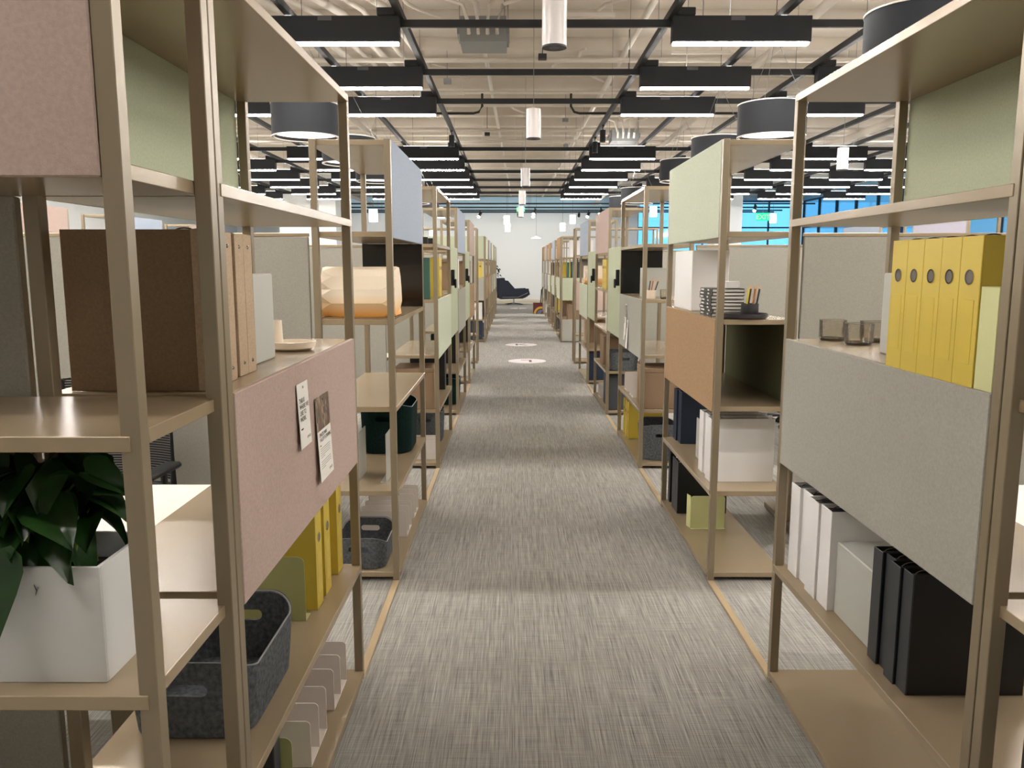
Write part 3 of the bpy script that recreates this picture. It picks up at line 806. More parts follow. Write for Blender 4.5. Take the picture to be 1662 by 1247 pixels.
# --- right unit 2
place('whitebox', b_box('storage_box', 0.46, 0.20, 0.325, WHITEB), 'large plain white box above the cork panel', 'box', W(1, 0.035, 3.085 * H, LV[3]), ROT[1])
NB = 'black notebooks stacked above the cork panel'
for i in range(8):
    place('notebook', b_notebook, 'black notebook with white pages in the stack above the cork panel, %s from the bottom' % ORD[i], 'notebook',
          W(1, 0.034 + 0.004 * math.sin(i * 2.1) - 0.0006 * i, 2.70 * H + 0.006 * math.cos(i * 1.7), LV[3] + i * 0.0167), R(-90 + 2 * math.sin(i * 1.3)), NB)
place('smallbox', b_box('small_box', 0.09, 0.07, 0.035, WHITEB), 'small white box on top of the notebook stack', 'box', W(1, 0.10, 2.66 * H, LV[3] + 8 * 0.0167 + 0.0005), ROT[1])
place('tray', b_tray, 'round charcoal tray beside the notebook stack above the cork panel', 'tray', (0.722 * H, 2.53 * H, LV[3]))
place('pencup', b_pencup(), 'charcoal pencil cup standing on the round tray', 'cup', (0.735 * H, 2.52 * H, LV[3] + 0.0075))
pc = [('yellow pencil', (214, 196, 60), -0.02, 0.0), ('dark red pencil', (70, 24, 20), -0.009, 0.012), ('brown pencil', (170, 104, 60), 0.003, -0.01), ('pale wooden pencil', (222, 190, 160), 0.013, 0.008), ('black pencil', (26, 24, 30), 0.022, -0.004)]
for i, (nm, c, dx, dy) in enumerate(pc):
    place('pencil%d' % i, b_pencil(mat(nm, c, 0.4)), nm + ' standing in the charcoal pencil cup', 'pencil', (0.735 * H + dx, 2.52 * H + dy, LV[3] + 0.0135), 0, None, (0.0, 0.10 + 0.05 * i / 4))
binder_row('navy', 1, 3.262 * H, 2, 0.055, 1, 'under the cork panel', 'navy binders under the cork panel')
place('greyboard', b_bookend(0.2, 0.22, 0.05, GREYBOX, 0.003, 0.004), 'light grey board between navy and white binders under the cork panel', 'board', W(1, 0.09, 2.80 * H, LV[1]), R(0))
binder_row('white', 1, 2.745 * H, 3, 0.035, 1, 'under the cork panel', 'white binders under the cork panel')
place('binder_black', BIND['black'], 'black binder, farthest of four on the bottom shelf of the second right unit', 'binder', W(1, 0.04, 3.25 * H, LV[0]), ROT[1])
for i in range(3):
    place('binder_black', BIND['black'], 'black binder, %s of four on the bottom shelf of the second right unit' % ['second farthest', 'second nearest', 'nearest'][i], 'binder', W(1, 0.04, 3.205 * H - 0.055 - i * 0.055, LV[0]), ROT[1])
place('bookend_right', b_bookend(0.19, 0.185, 0.02, mat('pale lime steel', (206, 208, 148), 0.5), 0.015), 'pale lime bookend in front of the black binders on the second right unit', 'bookend', W(1, 0.06, 2.90 * H, LV[0]), ROT[1])
tag(MB().box(-0.05, 0.0, 0, 0.0022, 0, 0.185, 0.0005).build('lime_board', MATS['pale lime steel'], None, False, W(1, 0.058, 2.90 * H, LV[0] + 0.0006), R(-78)), 'narrow lime board at the edge of the lime bookend', 'board')

# --- unit 3 right
place('greybox_s', None, 'grey file box beside the pencil cup on the third right unit', 'box', W(1, 0.09, START[2] + 0.62, LV[3]), ROT[1])
place('pencup_c', b_pencup(CREAM), 'cream cup holding pencils on the third right unit', 'cup', W(1, 0.09, START[2] + 0.20, LV[3]))
for i in range(4):
    place('pencil%d' % (i + 1), None, '%s standing in the cream cup on the third right unit' % pc[i + 1][0], 'pencil', W(1, 0.075 + 0.011 * i, START[2] + 0.20 + 0.008 * (-1) ** i, LV[3] + 0.007), 0, None, (0, 0.12 + 0.06 * i))
place('glass', None, 'drinking glass beside the cream cup on the third right unit', 'glass', W(1, 0.20, START[2] + 0.17, LV[3]))
card(1, START[2] + 0.78, LV[3] - 0.07, 0.09, 0.25, 'leaflet with dark printed photograph on the grey panel of the third right unit', 3)
card(1, START[2] + 0.80, LV[3] - 0.16, 0.07, 0.20, 'narrow white leaflet on the left of the third right unit\'s grey panel', 4).location.x -= 0.004
card(1, START[2] + 0.68, LV[3] - 0.19, 0.08, 0.23, 'white leaflet hanging nearest the camera on the third right unit\'s grey panel', 4)
for i, yy in enumerate((0.95, 0.66)):
    place('sorter', None, 'white steel desk sorter on the third right unit under the grey panel, %s one' % ['farther', 'nearer'][i], 'sorter', W(1, 0.03, START[2] + yy, LV[1]), ROT[1])
place('kraftbox', b_box('kraft_box', 0.36, 0.30, 0.27, CORKB, CORKB), 'brown kraft storage box with lid on the third right unit', 'box', W(1, 0.04, START[2] + 0.23, LV[1]), ROT[1])
binder_row('yellow', 1, START[2] + 1.17, 4, 0.04, 0, 'on the bottom shelf of the third right unit', 'yellow binders on the bottom shelf of the third right unit')
place('basket_grey_t', b_basket(0.34, 0.28, 0.26, BASKETM, 0.08, 0.1), 'tall grey felt basket on the bottom shelf of the third right unit', 'basket', W(1, 0.185, START[2] + 0.24, LV[0]), R(90))
# --- unit 3 left
place('binder_teal', BIND['teal'], 'teal binder, nearer of two on the third left unit', 'binder', W(-1, 0.27, START[2] + 0.10, LV[3]), ROT[-1])
place('tealboard', b_box('file_box', 0.04, 0.27, 0.30, TEALB), 'tall teal file box on the third left unit', 'box', W(-1, 0.07, START[2] + 0.16, LV[3]), ROT[-1])
binder_row('yellow', -1, START[2] + 0.80, 3, 0.04, 3, 'on the third left unit', 'yellow binders on the third left unit')
place('pothandle', b_pencup(BLACKB), 'small black pot on the fourth shelf of the third left unit', 'pot', W(-1, 0.12, START[2] + 0.75, LV[4]), 0)
place('pothandle', None, 'small black pot nearer the camera on the third left unit', 'pot', W(-1, 0.15, START[2] + 0.45, LV[4]), 0)
place('kraftbox', None, 'brown kraft storage box under the pale green panel on the left', 'box', W(-1, 0.04, START[2] + 0.23, LV[1] + 0.0), ROT[-1])
binder_row('black', -1, START[2] + 1.15, 3, 0.04, 1, 'under the pale green panel on the left', 'black binders under the pale green panel')
place('basket_grey_t', None, 'tall grey felt basket on the bottom shelf of the third left unit', 'basket', W(-1, 0.185, START[2] + 0.85, LV[0]), R(90))
place('sorter', None, 'white steel sorter on the bottom shelf of the third left unit', 'sorter', W(-1, 0.03, START[2] + 0.22, LV[0]), ROT[-1])
# --- unit 4 right / left
binder_row('yellow', 1, START[3] + 0.95, 5, 0.05, 3, 'on the fourth right unit', 'yellow binders on the fourth right unit')
place('pinkbox', b_box('file_box', 0.12, 0.2, 0.16, F_PINK), 'pink file box beside the yellow binders on the fourth right unit', 'box', W(1, 0.03, START[3] + 0.25, LV[3]), ROT[1])
place('basket_grey', None, 'grey felt basket on the second lowest shelf of the fourth right unit', 'basket', W(1, 0.185, START[3] + 0.24, LV[1]), R(90))
place('kraftbox', None, 'brown kraft box beside a felt basket on the fourth right unit', 'box', W(1, 0.04, START[3] + 0.80, LV[1]), ROT[1])
place('charbox', b_box('storage_box', 0.5, 0.29, 0.33, F_DARK, F_DARK), 'charcoal storage box on the bottom shelf of the fourth right unit', 'box', W(1, 0.04, START[3] + 0.33, LV[0]), ROT[1])
place('sorter', None, 'white desk sorter on the bottom shelf of the fourth right unit', 'sorter', W(1, 0.03, START[3] + 0.90, LV[0]), ROT[1])
place('sorter', None, 'white desk sorter in the middle of the fourth right unit', 'sorter', W(1, 0.03, START[3] + 0.30, LV[2]), ROT[1])
binder_row('white', -1, START[3] + 0.9, 3, 0.05, 3, 'on the fourth left unit', 'white binders on the fourth left unit')
place('kraftbox', None, 'brown kraft box on the fourth left unit', 'box', W(-1, 0.04, START[3] + 0.30, LV[3]), ROT[-1])
binder_row('black', -1, START[3] + 0.9, 4, 0.05, 1, 'on the fourth left unit', 'black binders on the fourth left unit')
place('basket_green', None, 'dark green felt basket on the bottom shelf of the fourth left unit', 'basket', W(-1, 0.175, START[3] + 0.55, LV[0]), R(90))
# --- unit 5
place('lamp', None, 'paper lamp with orange base on the fifth right unit', 'lamp', W(1, 0.185, START[4] + 0.65, LV[3]), R(90))
place('navybox', b_box('storage_box', 0.42, 0.29, 0.33, NAVYB, NAVYB), 'navy blue box on the bottom shelf of the fifth right unit', 'box', W(1, 0.04, START[4] + 0.26, LV[0]), ROT[1])
binder_row('kraft', 1, START[4] + 1.1, 4, 0.05, 1, 'on the fifth right unit', 'kraft binders on the fifth right unit')
place('kraftbox', None, 'brown kraft box on the fifth left unit', 'box', W(-1, 0.04, START[4] + 0.80, LV[3]), ROT[-1])
binder_row('black', -1, START[4] + 1.1, 3, 0.05, 1, 'on the fifth left unit', 'black binders on the fifth left unit')
place('whitebox', None, 'white box on the bottom shelf of the fifth left unit', 'box', W(-1, 0.035, START[4] + 0.6, LV[0]), ROT[-1])
# --- far block crosswise units (facing the camera)
def pf(key, label, cat, s, dx, lvl, dy=0.05, rot=0.0):
    place(key, None, label, cat, (XF[s] + s * dx, 15.83 + dy, LV[lvl]), rot)
pf('tealboard', 'tall teal box on the far right crosswise unit', 'box', 1, 0.14, 3, 0.06)
pf('binder_teal', 'teal binder on the far right crosswise unit', 'binder', 1, 0.24, 3)
pf('binder_black', 'black binder beside the teal one on the far right crosswise unit', 'binder', 1, 0.36, 3)
pf('kraftbox', 'brown kraft box on the far right crosswise unit', 'box', 1, 0.32, 1)
pf('whitebox', 'white box at the top of the far right crosswise unit', 'box', 1, 0.4, 4, 0.12)
for i in range(3): pf('binder_yellow', 'yellow binder, %s from the aisle on the far left crosswise unit' % ORD[i], 'binder', -1, 0.10 + 0.09 * i, 3)
pf('whitebox', 'white box low on the far left crosswise unit', 'box', -1, 0.30, 1)
pf('navybox', 'navy box at the bottom of the far left crosswise unit', 'box', -1, 0.28, 0)
# --- far block shelves
rnd = random.Random(4)
for s in (-1, 1):
    for k in range(5):
        kk = ORD[k]
        if s == -1 and k == 1:
            place('lamp', None, 'paper lamp with orange base in the far block on the left', 'lamp', W(s, 0.185, START2[k] + 0.45, LV[3]), R(90))
        else:
            kd = ['white', 'yellow', 'kraft', 'black', 'white'][(k + (s > 0)) % 5]
            binder_row(kd, s, START2[k] + 0.9, 3, 0.04, 3, 'upper shelf of %s unit, far block %s' % (kk, SIDE[s]), 'binders on the upper shelf of the %s far unit %s' % (kk, SIDE[s]))
        kd = ['black', 'kraft', 'yellow', 'navy', 'kraft'][(k + (s > 0)) % 5]
        binder_row(kd, s, START2[k] + 0.8, 3, 0.04, 1, 'low shelf of %s unit, far block %s' % (kk, SIDE[s]), 'binders on the low shelf of the %s far unit %s' % (kk, SIDE[s]))
        place(['basket_grey_t', 'whitebox', 'navybox', 'charbox', 'kraftbox'][(k + (s > 0) * 2) % 5], None, '%s on the bottom shelf, %s unit of the far block on the %s' % (['grey felt basket', 'white box', 'navy box', 'charcoal box', 'kraft box'][(k + (s > 0) * 2) % 5], kk, SIDE[s]), ['basket', 'box', 'box', 'box', 'box'][(k + (s > 0) * 2) % 5],
              W(s, 0.185 if (k + (s > 0) * 2) % 5 == 0 else 0.035, START2[k] + 0.5, LV[0]), R(90) if (k + (s > 0) * 2) % 5 == 0 else ROT[s])

# ---------------------------------------------------------------- plants
def leaf_into(bm, base, d, L, wd, droop, roll=0.0):
    """heart-shaped leaf growing from base along direction d"""
    d = Vector(d).normalized(); side = d.cross(Vector((0, 0, 1)))
    if side.length < 1e-3: side = Vector((1, 0, 0))
    side.normalize(); side = Matrix.Rotation(roll, 3, d) @ side; up = side.cross(d).normalized()
    prof = [(-0.08, 0.0, 0.34), (0.06, 0, 0.50), (0.28, 0, 0.52), (0.52, 0, 0.40), (0.76, 0, 0.22), (1.0, 0, 0.0)]
    rows = []
    for t, _, hw in prof:
        ctr = base + d * (t * L) - Vector((0, 0, 1)) * droop * L * max(t, 0) ** 2
        row = []
        for q in (-1, -0.5, 0, 0.5, 1):
            lift = (0.22 * abs(q) - 0.10 * q * q) * wd
            back = -0.06 * L * (abs(q) if t < 0 else 0)
            p = ctr + side * (q * hw * wd) + up * lift + d * back
            if t < 0 and q == 0: p = ctr + d * 0.08 * L
            row.append(bm.verts.new(p))
        rows.append(row)
    for A, B in zip(rows, rows[1:]):
        for i in range(4):
            try: bm.faces.new((A[i], A[i + 1], B[i + 1], B[i]))
            except Exception: pass
PX1 = -0.427 * H; PX0 = PX1 - 0.60; PY0 = 0.795 * H; PY1 = PY0 + 0.175; PZ = LV[2]; PH = 0.19
pt = empty('pothos_plant', ((PX0 + PX1) / 2, (PY0 + PY1) / 2, PZ)); tag(pt, 'leafy green pothos in a white rectangular planter at the lower left', 'plant')
a, b = 0.30, (PY1 - PY0) / 2
pm = MB()
pm.box(-a, a, -b, -b + 0.006, 0, PH, 0.0008).box(-a, a, b - 0.006, b, 0, PH, 0.0008).box(-a, -a + 0.006, -b + 0.006, b - 0.006, 0, PH).box(a - 0.006, a, -b + 0.006, b - 0.006, 0, PH).box(-a + 0.006, a - 0.006, -b + 0.006, b - 0.006, 0, 0.006)
pm.build('planter', PLANTERM, pt)
MB().box(-a + 0.007, a - 0.007, -b + 0.007, b - 0.007, 0.007, PH - 0.045, 0.002).build('soil', SOIL, pt)
fol = MB(); stm = MB()
rnd = random.Random(11)
def vine(base, tip, L, droop=0.5, ld=None, roll=0.0, wd=None):
    base = Vector(base); tip = Vector(tip)
    mid = (base + tip) / 2 + Vector((0, 0, 0.05))
    if tip.y < -0.085: mid = Vector((base.x, -0.06, 0.235))
    stm.tube([base, mid, tip], 0.0032, 6, r2=0.0022)
    dd = ld if ld is not None else (tip - base) * Vector((1, 1, 0.1)).length * 0 + Vector((tip.x - base.x, tip.y - base.y, 0.0)) + Vector((0, 0, -0.02))
    leaf_into(fol.bm, tip, dd, L, wd or L * 0.98, droop, roll)
# leaves placed over the planter; local frame centred on planter
vine((0.12, -0.02, 0.15), (0.15, -0.105, 0.215), 0.09, 0.6, (0.12, -0.30, -1.0), 0.2)
vine((0.0, -0.02, 0.15), (0.0, -0.12, 0.20), 0.135, 0.9, (0.10, -0.35, -1.0), 0.2)
vine((0.05, -0.02, 0.15), (0.06, -0.03, 0.25), 0.12, 0.6, (-0.4, -0.7, -0.35), 0.4)
vine((0.10, 0.0, 0.15), (0.13, -0.02, 0.215), 0.10, 0.9, (0.9, -0.3, -0.1), 0.3)
vine((0.14, 0.02, 0.15), (0.20, 0.0, 0.27), 0.11, 0.9, (0.35, -0.1, -0.9), -0.3)
vine((0.10, 0.03, 0.15), (0.17, 0.03, 0.30), 0.10, 0.4, (1.0, 0.1, -0.2), 0.5)
vine((0.08, 0.03, 0.15), (0.14, 0.05, 0.35), 0.12, 0.4, (0.9, 0.1, 0.1), -0.5)
vine((0.06, 0.03, 0.15), (0.06, 0.0, 0.34), 0.13, 0.5, (0.6, -0.5, -0.3), 0.7)
for i in range(105):
    bx = rnd.uniform(-0.26, 0.22) if i % 3 else rnd.uniform(0.05, 0.22); by = rnd.uniform(-0.05, 0.06)
    an = rnd.uniform(0, 2 * math.pi); rr = rnd.uniform(0.02, 0.10); z = rnd.uniform(0.20, 0.345)
    tx = min(max(bx + rr * math.cos(an), -0.33), 0.235); ty = max(-0.10, min(0.12, by + rr * math.sin(an) * 0.7))
    vine((bx, by, 0.145), (tx, ty, z), rnd.uniform(0.06, 0.10), rnd.uniform(0.3, 0.8), (math.cos(an), math.sin(an) - 0.3, rnd.uniform(-0.5, 0.15)), rnd.uniform(-0.9, 0.9))
stm.build('stems', STEM, pt, True)
fo = fol.build('foliage', LEAF, pt, True); fo['kind'] = 'stuff'
def b_trail():
    t = empty('hanging_plant')
    MB().lathe([(0, 0), (0.06, 0), (0.075, 0.12), (0.07, 0.12), (0.055, 0.01), (0, 0.01)], seg=20).build('pot', WHITEP, t, True)
    f = MB(); r2 = random.Random(3)
    for i in range(60):
        a = r2.uniform(0, 6.28); q = r2.uniform(0.02, 0.22); z = 0.22 - q * r2.uniform(0, 1.6)
        leaf_into(f.bm, Vector((q * math.cos(a), q * math.sin(a), z)), (math.cos(a), math.sin(a), -0.4), 0.07, 0.05, 0.5, r2.uniform(-1, 1))
    o = f.build('foliage', LEAF, t, True); o['kind'] = 'stuff'
    return t
place('trail', b_trail, 'small trailing green plant at the far end of the left shelves', 'plant', W(-1, 0.10, START2[4] + UW + 0.19, LV[3]))

# ---------------------------------------------------------------- far end: armchair, colourful box, walls
AY = 20.7 * H
ac = empty('armchair', (0.02, AY, 0), R(8)); tag(ac, 'angular navy blue lounge chair on chrome swivel base by the far wall', 'armchair')
mb = MB()
mb.prism([(-0.50, 0.22), (0.30, 0.24), (0.48, 0.32), (0.48, 0.46), (-0.42, 0.50)], 'y', -0.30, 0.30)
mb.build('seat', NAVYF, ac)
mb = MB()
mb.prism([(-0.54, 0.22), (-0.30, 0.24), (-0.28, 0.55), (-0.40, 1.02), (-0.66, 1.0), (-0.62, 0.5)], 'y', -0.36, 0.36)
mb.build('backrest', NAVYF, ac)
for sy in (-1, 1):
    MB().prism([(-0.60, 0.24), (0.36, 0.27), (0.56, 0.40), (0.50, 0.62), (0.0, 0.60), (-0.28, 0.92), (-0.62, 0.94)], 'y', sy * 0.31 if sy > 0 else -0.43, sy * 0.43 if sy > 0 else -0.31).build('armrest', NAVYF, ac)
MB().tube([(0, 0, 0.04), (0, 0, 0.33)], 0.03, 12).build('swivel_column', CHROME, ac, True)
for k in range(4):
    a_ = R(45 + 90 * k)
    MB().tube([(0, 0, 0.06), (0.42 * math.cos(a_), 0.42 * math.sin(a_), 0.02)], 0.018, 8).build('leg', CHROME, ac, True)
MB().tube([(-0.5, -0.45, 0.30), (0.1, -0.46, 0.30), (0.46, -0.45, 0.46)], 0.012, 6).build('side_rail', CHROME, ac, True)
cb = empty('gift_bag', (XF[1] - 0.165, 16.85 * H, 0), 0); tag(cb, 'dark red box with yellow and blue arcs on the floor by the far right shelves', 'box')
MB().box(-0.145, 0.145, -0.1, 0.1, 0, 0.34, 0.004).build('body', mat('maroon card', (92, 28, 30), 0.6), cb)
for i, (c, r0, r1) in enumerate((((206, 160, 56), 0.16, 0.225), ((62, 30, 34), 0.13, 0.16), ((110, 108, 130), 0.0, 0.13))):
    n = 14; pts = [(0.10 + r1 * math.cos(a_), r1 * math.sin(a_)) for a_ in [R(55 + 125 * j / n) for j in range(n + 1)]]
    if r0: pts += [(0.10 + r0 * math.cos(a_), r0 * math.sin(a_)) for a_ in [R(180 - 125 * j / n) for j in range(n + 1)]]
    else: pts += [(0.10, 0.0)]
    pts = [(max(-0.144, min(0.144, px)), max(0.002, pz)) for px, pz in pts]
    MB().prism(pts, 'y', -0.1032 - 0.0002 * i, -0.1001).build('arc_print', mat('arc %d' % i, c, 0.6), cb)
tag(MB().tube([(XF[1] - 0.02, 17.3 * H, 0.0), (XF[1] - 0.05, 17.3 * H, 0.35), (XF[1] - 0.03, 17.3 * H, 0.72), (XF[1] + 0.1, 17.35 * H, 0.87)], 0.016, 8).build('black_strap', RUBBER, None, True), 'black strap hanging from the far right shelf above the coloured box', 'strap')
tag(MB().box(0.75, 0.83, YB - 0.01, YB - 0.0005, 0.40, 0.52, 0.002).build('wall_outlet', WHITEP), 'white outlet plate on the far wall', 'outlet')

# floor letters
def sticker(y, xc, ch, rot, label):
    t = empty('floor_sticker', (xc, y, 0.0)); tag(t, label, 'floor sticker')
    MB().lathe([(0, 0.002), (0.298, 0.002), (0.30, 0.0008)], seg=48).build('disc', STICK, t)
    c = bpy.data.curves.new('letter', 'FONT'); c.body = ch; c.size = 0.42; c.align_x = 'CENTER'; c.align_y = 'CENTER'; c.extrude = 0.0003; c.materials.append(STICKD)
    font_mesh(c, 'letter', t, (0.0, 0, 0.0026), (0, 0, rot))
sticker(8.45 * H, 0.145 * H, 'L', R(180), 'round white floor sticker with upside-down letter L, nearest in the aisle')
sticker(10.2 * H, 0.10 * H, 'K', 0.0, 'round white floor sticker with letter K, second in the aisle')
sticker(18.9 * H, 0.12 * H, 'J', 0.0, 'round white floor sticker with letter J, farthest in the aisle')

# distant shelf rows beyond the desks
def far_label(s, k): return 'distant tan shelving unit beyond the %s desks, %s from camera' % (SIDE[s], ORD[k])
for s, x in ((-1, -4.4), (1, 5.0)):
    for k in range(5):
        f = ['pink', 'pink', 'pink', 'blue', 'pink'][k] if s < 0 else ['pale', 'pale', 'cork', 'lilac', 'blue'][k]
        shelving('shelving_unit', far_label(s, k) + ', ' + FELTN[f] + ' panels', [(4, 'F', f), (2, 'F', 'grey')], (x, 3.2 + PER * k + (0.0), 0), ROT[s])

# ---------------------------------------------------------------- ceiling services
LZ = 2.27 * H; LH = 0.225; BARZ = LZ + LH
YL = [0.35, 2.05, 3.8, 5.6, 7.41, 9.21, 10.8, 15.15, 16.9, 18.75, 20.55, 22.5, 24.15]
XR0 = 0.92 * H; XL0 = -0.66 * H; PITCH = 1.28 * H; LL = 0.80 * H
def b_light(m=1):
    t = empty('linear_pendant')
    MB().box(0, LL, -0.055, 0.055, 0.012, LH, 0.002).build('housing', FIXT, t)
    MB().box(0.012, LL - 0.012, -0.029, 0.029, -0.006, 0.0118, 0.001).build('diffuser', GLOW, t)
    MB().box(0.2, LL - 0.2, -0.04, 0.04, LH + 0.0003, LH + 0.003).build('added_uplight', UPGLOW, t)  # added glowing strip, unseen from below, lifts the ceiling brightness
    if m > 0: MB().box(0.032, 0.19, -0.07, 0.07, LH + 0.0005, LH + 0.065, 0.006).build('connector_box', FIXT, t)
    else: MB().box(LL - 0.19, LL - 0.032, -0.07, 0.07, LH + 0.0005, LH + 0.065, 0.006).build('connector_box', FIXT, t)
    MB().box(0.5, 0.62, -0.0565, -0.0551, LH - 0.04, LH - 0.005).build('label_plate', mat('fixture plate', (70, 70, 72), 0.5), t)
    return t
cols_ = [(1, i, XR0 + i * PITCH) for i in range(5)] + [(-1, i, XL0 - LL - i * PITCH) for i in range(5)]
for s, i, x in cols_:
    for j, y in enumerate(YL):
        place('light%d' % s, lambda: b_light(s), 'black linear pendant light, %s from the camera in the %s row %s of the aisle' % (ORD[j], ORD[i], SIDE[s]), 'light', (x, y, LZ), 0)
# black suspension bars
for j, y in enumerate(YL):
    tag(MB().box(-9.3, 10.3, y + 0.0565, y + 0.092, BARZ - 0.064, BARZ, 0.002).build('suspension_bar', BLACKP), 'black crosswise suspension bar over the %s line of lights' % ORD[j], 'bar')
for s in (-1, 1):
    for i in range(10):
        x = (XR0 if s > 0 else XL0) + s * i * PITCH / 2
        tag(MB().box(x - 0.028, x + 0.028, -1.0, 25.0, BARZ + 0.0042, BARZ + 0.066, 0.002).build('track_rail', BLACKP), 'black lengthwise track rail, %s from the aisle on the %s' % (ORD[i], SIDE[s]), 'rail')
for j, y in enumerate((28.2, 30.0, 31.6, 32.6)):
    tag(MB().box(-9.3, 10.3, y - 0.02, y + 0.02, 3.55, 3.60).build('suspension_bar', BLACKP), 'black crosswise bar near the far wall, %s from the camera' % ORD[j], 'bar')
# hanger wires
rnd = random.Random(5)
n = 0
for j, y in enumerate(YL[2:]):
    for x in (-5.2, -2.5, -1.2, 0.85 * H, 1.9, 3.1, 4.4, 7.0):
        tag(MB().tube([(x, y + 0.075, BARZ + 0.0003), (x, y + 0.075, ZC - 0.001)], 0.0035, 5).build('hanger_wire', GALV), 'thin steel hanger wire between ceiling and lighting grid', 'wire', 'hanger wires of the lighting grid')
for y in (28.2, 30.0, 31.6, 32.6):
    for x in (-5.2, 0.6, 7.0):
        tag(MB().tube([(x, y, 3.6003), (x, y, ZC - 0.001)], 0.005, 5).build('hanger_wire', GALV), 'thin steel hanger rod holding a bar near the far wall', 'wire', 'hanger rods near the far wall')
# curved conduit near the missing light row
for s in (-1, 1):
    x = XR0 + 0.02 if s > 0 else XL0 - 0.02
    p = [(x - s * 0.55, 12.4, 4.0), (x - s * 0.55, 12.4, 3.82), (x - s * 0.50, 12.4, 3.74), (x - s * 0.42, 12.4, 3.72), (x + s * 2.5, 12.4, 3.72)]
    tag(MB().tube(p, 0.018, 8).build('bent_conduit', BLACKP, None, True), 'black conduit with an upturned end over the cross aisle on the %s' % SIDE[s], 'conduit')
# drum lamps
def b_drum():
    t = empty('drum_pendant'); r = 0.33
    MB().lathe([(r, 0), (r, 0.30), (r - 0.012, 0.30), (r - 0.012, 0.0)], seg=56, closed=True).build('shade', DRUMM, t, True)
    MB().lathe([(0, 0.03), (r - 0.013, 0.03)], seg=56).build('diffuser', DRUMW, t)
    MB().lathe([(r - 0.02, 0.3005), (r + 0.004, 0.3005), (r + 0.004, 0.311), (r - 0.02, 0.311)], seg=56, closed=True).build('top_ring', WHITEP, t, True)
    MB().lathe([(r - 0.022, -0.009), (r + 0.002, -0.009), (r + 0.002, -0.0005), (r - 0.022, -0.0005)], seg=56, closed=True).build('bottom_ring', WHITEP, t, True)
    for k in range(3):
        a_ = 2 * math.pi * k / 3
        MB().tube([((r - 0.006) * math.cos(a_), (r - 0.006) * math.sin(a_), 0.311), (0, 0, 0.95)], 0.002, 5).build('suspension_wire', GALV, t)
    MB().tube([(0, 0, 0.95), (0, 0, ZC - 1.84 * H - 0.001)], 0.003, 5).build('cord', BLACKP, t)
    return t
for s, xs in ((1, 1.705 * H), (-1, -1.373 * H)):
    for j, y in enumerate([3.57 * H, 5.53 * H, 6.95 * H, 8.4 * H, 11.4 * H, 12.8 * H]):
        if s < 0 and j == 0: continue
        place('drum', b_drum, 'large black drum pendant lamp %s of the aisle, %s from the camera' % (SIDE[s], ORD[j if s > 0 else j - 1]), 'lamp', (xs, y, 1.84 * H))
# white cylinder downlights over the aisle
def b_cyl():
    t = empty('cylinder_downlight'); r = 0.075
    MB().lathe([(0, 0.30), (r, 0.30), (r, 0.01), (r - 0.004, 0.01)], seg=36).build('body', WHITEC, t, True)
    MB().lathe([(r, 0.0095), (r, 0.0), (0.032, 0.0), (0.028, 0.03)], seg=36).build('bezel', CHARC, t, True)
    MB().lathe([(0, 0.02), (0.03, 0.02)], seg=24).build('lens', DGLOW, t)
    MB().tube([(0, 0, 0.30), (0, 0, ZC - 2.8)], 0.003, 5).build('cord', GALV, t)
    return t
for j, (y, x) in enumerate(((3.42, 0.165), (5.8, 0.14), (9.25, 0.135), (12.0, 0.13), (15.1, 0.14))):
    place('cyl', b_cyl, 'white cylinder downlight hanging over the aisle, %s from the camera' % ORD[j], 'light', (x * H, y * H, 1.865 * H))
for j, (x, y) in enumerate(((4.55, 11.5), (6.1, 11.8), (-3.6, 9.8), (-4.7, 12.0))):
    place('cyl', b_cyl, 'white cylinder downlight over the desks, %s from the camera on the %s' % (ORD[j % 2], 'right' if x > 0 else 'left'), 'light', (x, y, 1.865 * H))
# glowing glass pendants near the far wall and track spots
def b_pend():
    t = empty('glass_pendant')
    MB().lathe([(0, 0), (0.10, 0), (0.10, 0.29), (0, 0.29)], seg=28).build('shade', PGLOW, t, True)
    MB().tube([(0, 0, 0.29), (0, 0, ZC - 2.12)], 0.004, 5).build('cord', BLACKP, t)
    return t
def at(px, py, Y):
    """world x, z of a measured direction at distance Y"""
    a_ = math.atan((623.5 - py) / 1311.3) - R(8.379); 
    dz = math.tan(a_) * Y; dep = Y * 0.9893 - dz * 0.1457
    return (px - 833) / 1311.3 * dep, H + dz
for j, (px, py) in enumerate(((822, 364), (824, 376), (929, 363), (913, 375))):
    Y = [29.5, 31.5, 29.5, 31.5][j]; x, z = at(px, py, Y)
    place('pend', b_pend, 'glowing white glass pendant near the far wall, %s from the left' % ['first', 'second', 'fourth', 'third'][j], 'lamp', (x, Y, z))
for j, (px, py, Y) in enumerate(((716, 354, 24), (703, 390, 22), (606, 360, 20), (1254, 362, 27), (1060, 352, 24))):
    x, z = at(px, py, Y)
    place('pend', b_pend, 'glowing white glass pendant seen through the shelves, %s' % ['left beside the third unit', 'left, lower one beside the third unit', 'far left above the screens', 'right beside the exit sign', 'right above the third unit'][j], 'lamp', (x, Y, z))
x, z = at(870, 387, 33)
sd = empty('saucer_pendant', (x, 33, z)); tag(sd, 'shallow white saucer pendant before the far wall', 'lamp')
MB().lathe([(0.20, 0), (0.19, 0.012), (0.06, 0.06), (0.02, 0.09), (0, 0.09)], seg=28).build('shade', mat('lit saucer', (250, 248, 240), 0.5, emit=1.2, ecol=(1, .95, .88)), sd, True)
MB().tube([(0, 0, 0.09), (0, 0, ZC - z)], 0.004, 5).build('cord', BLACKP, sd)
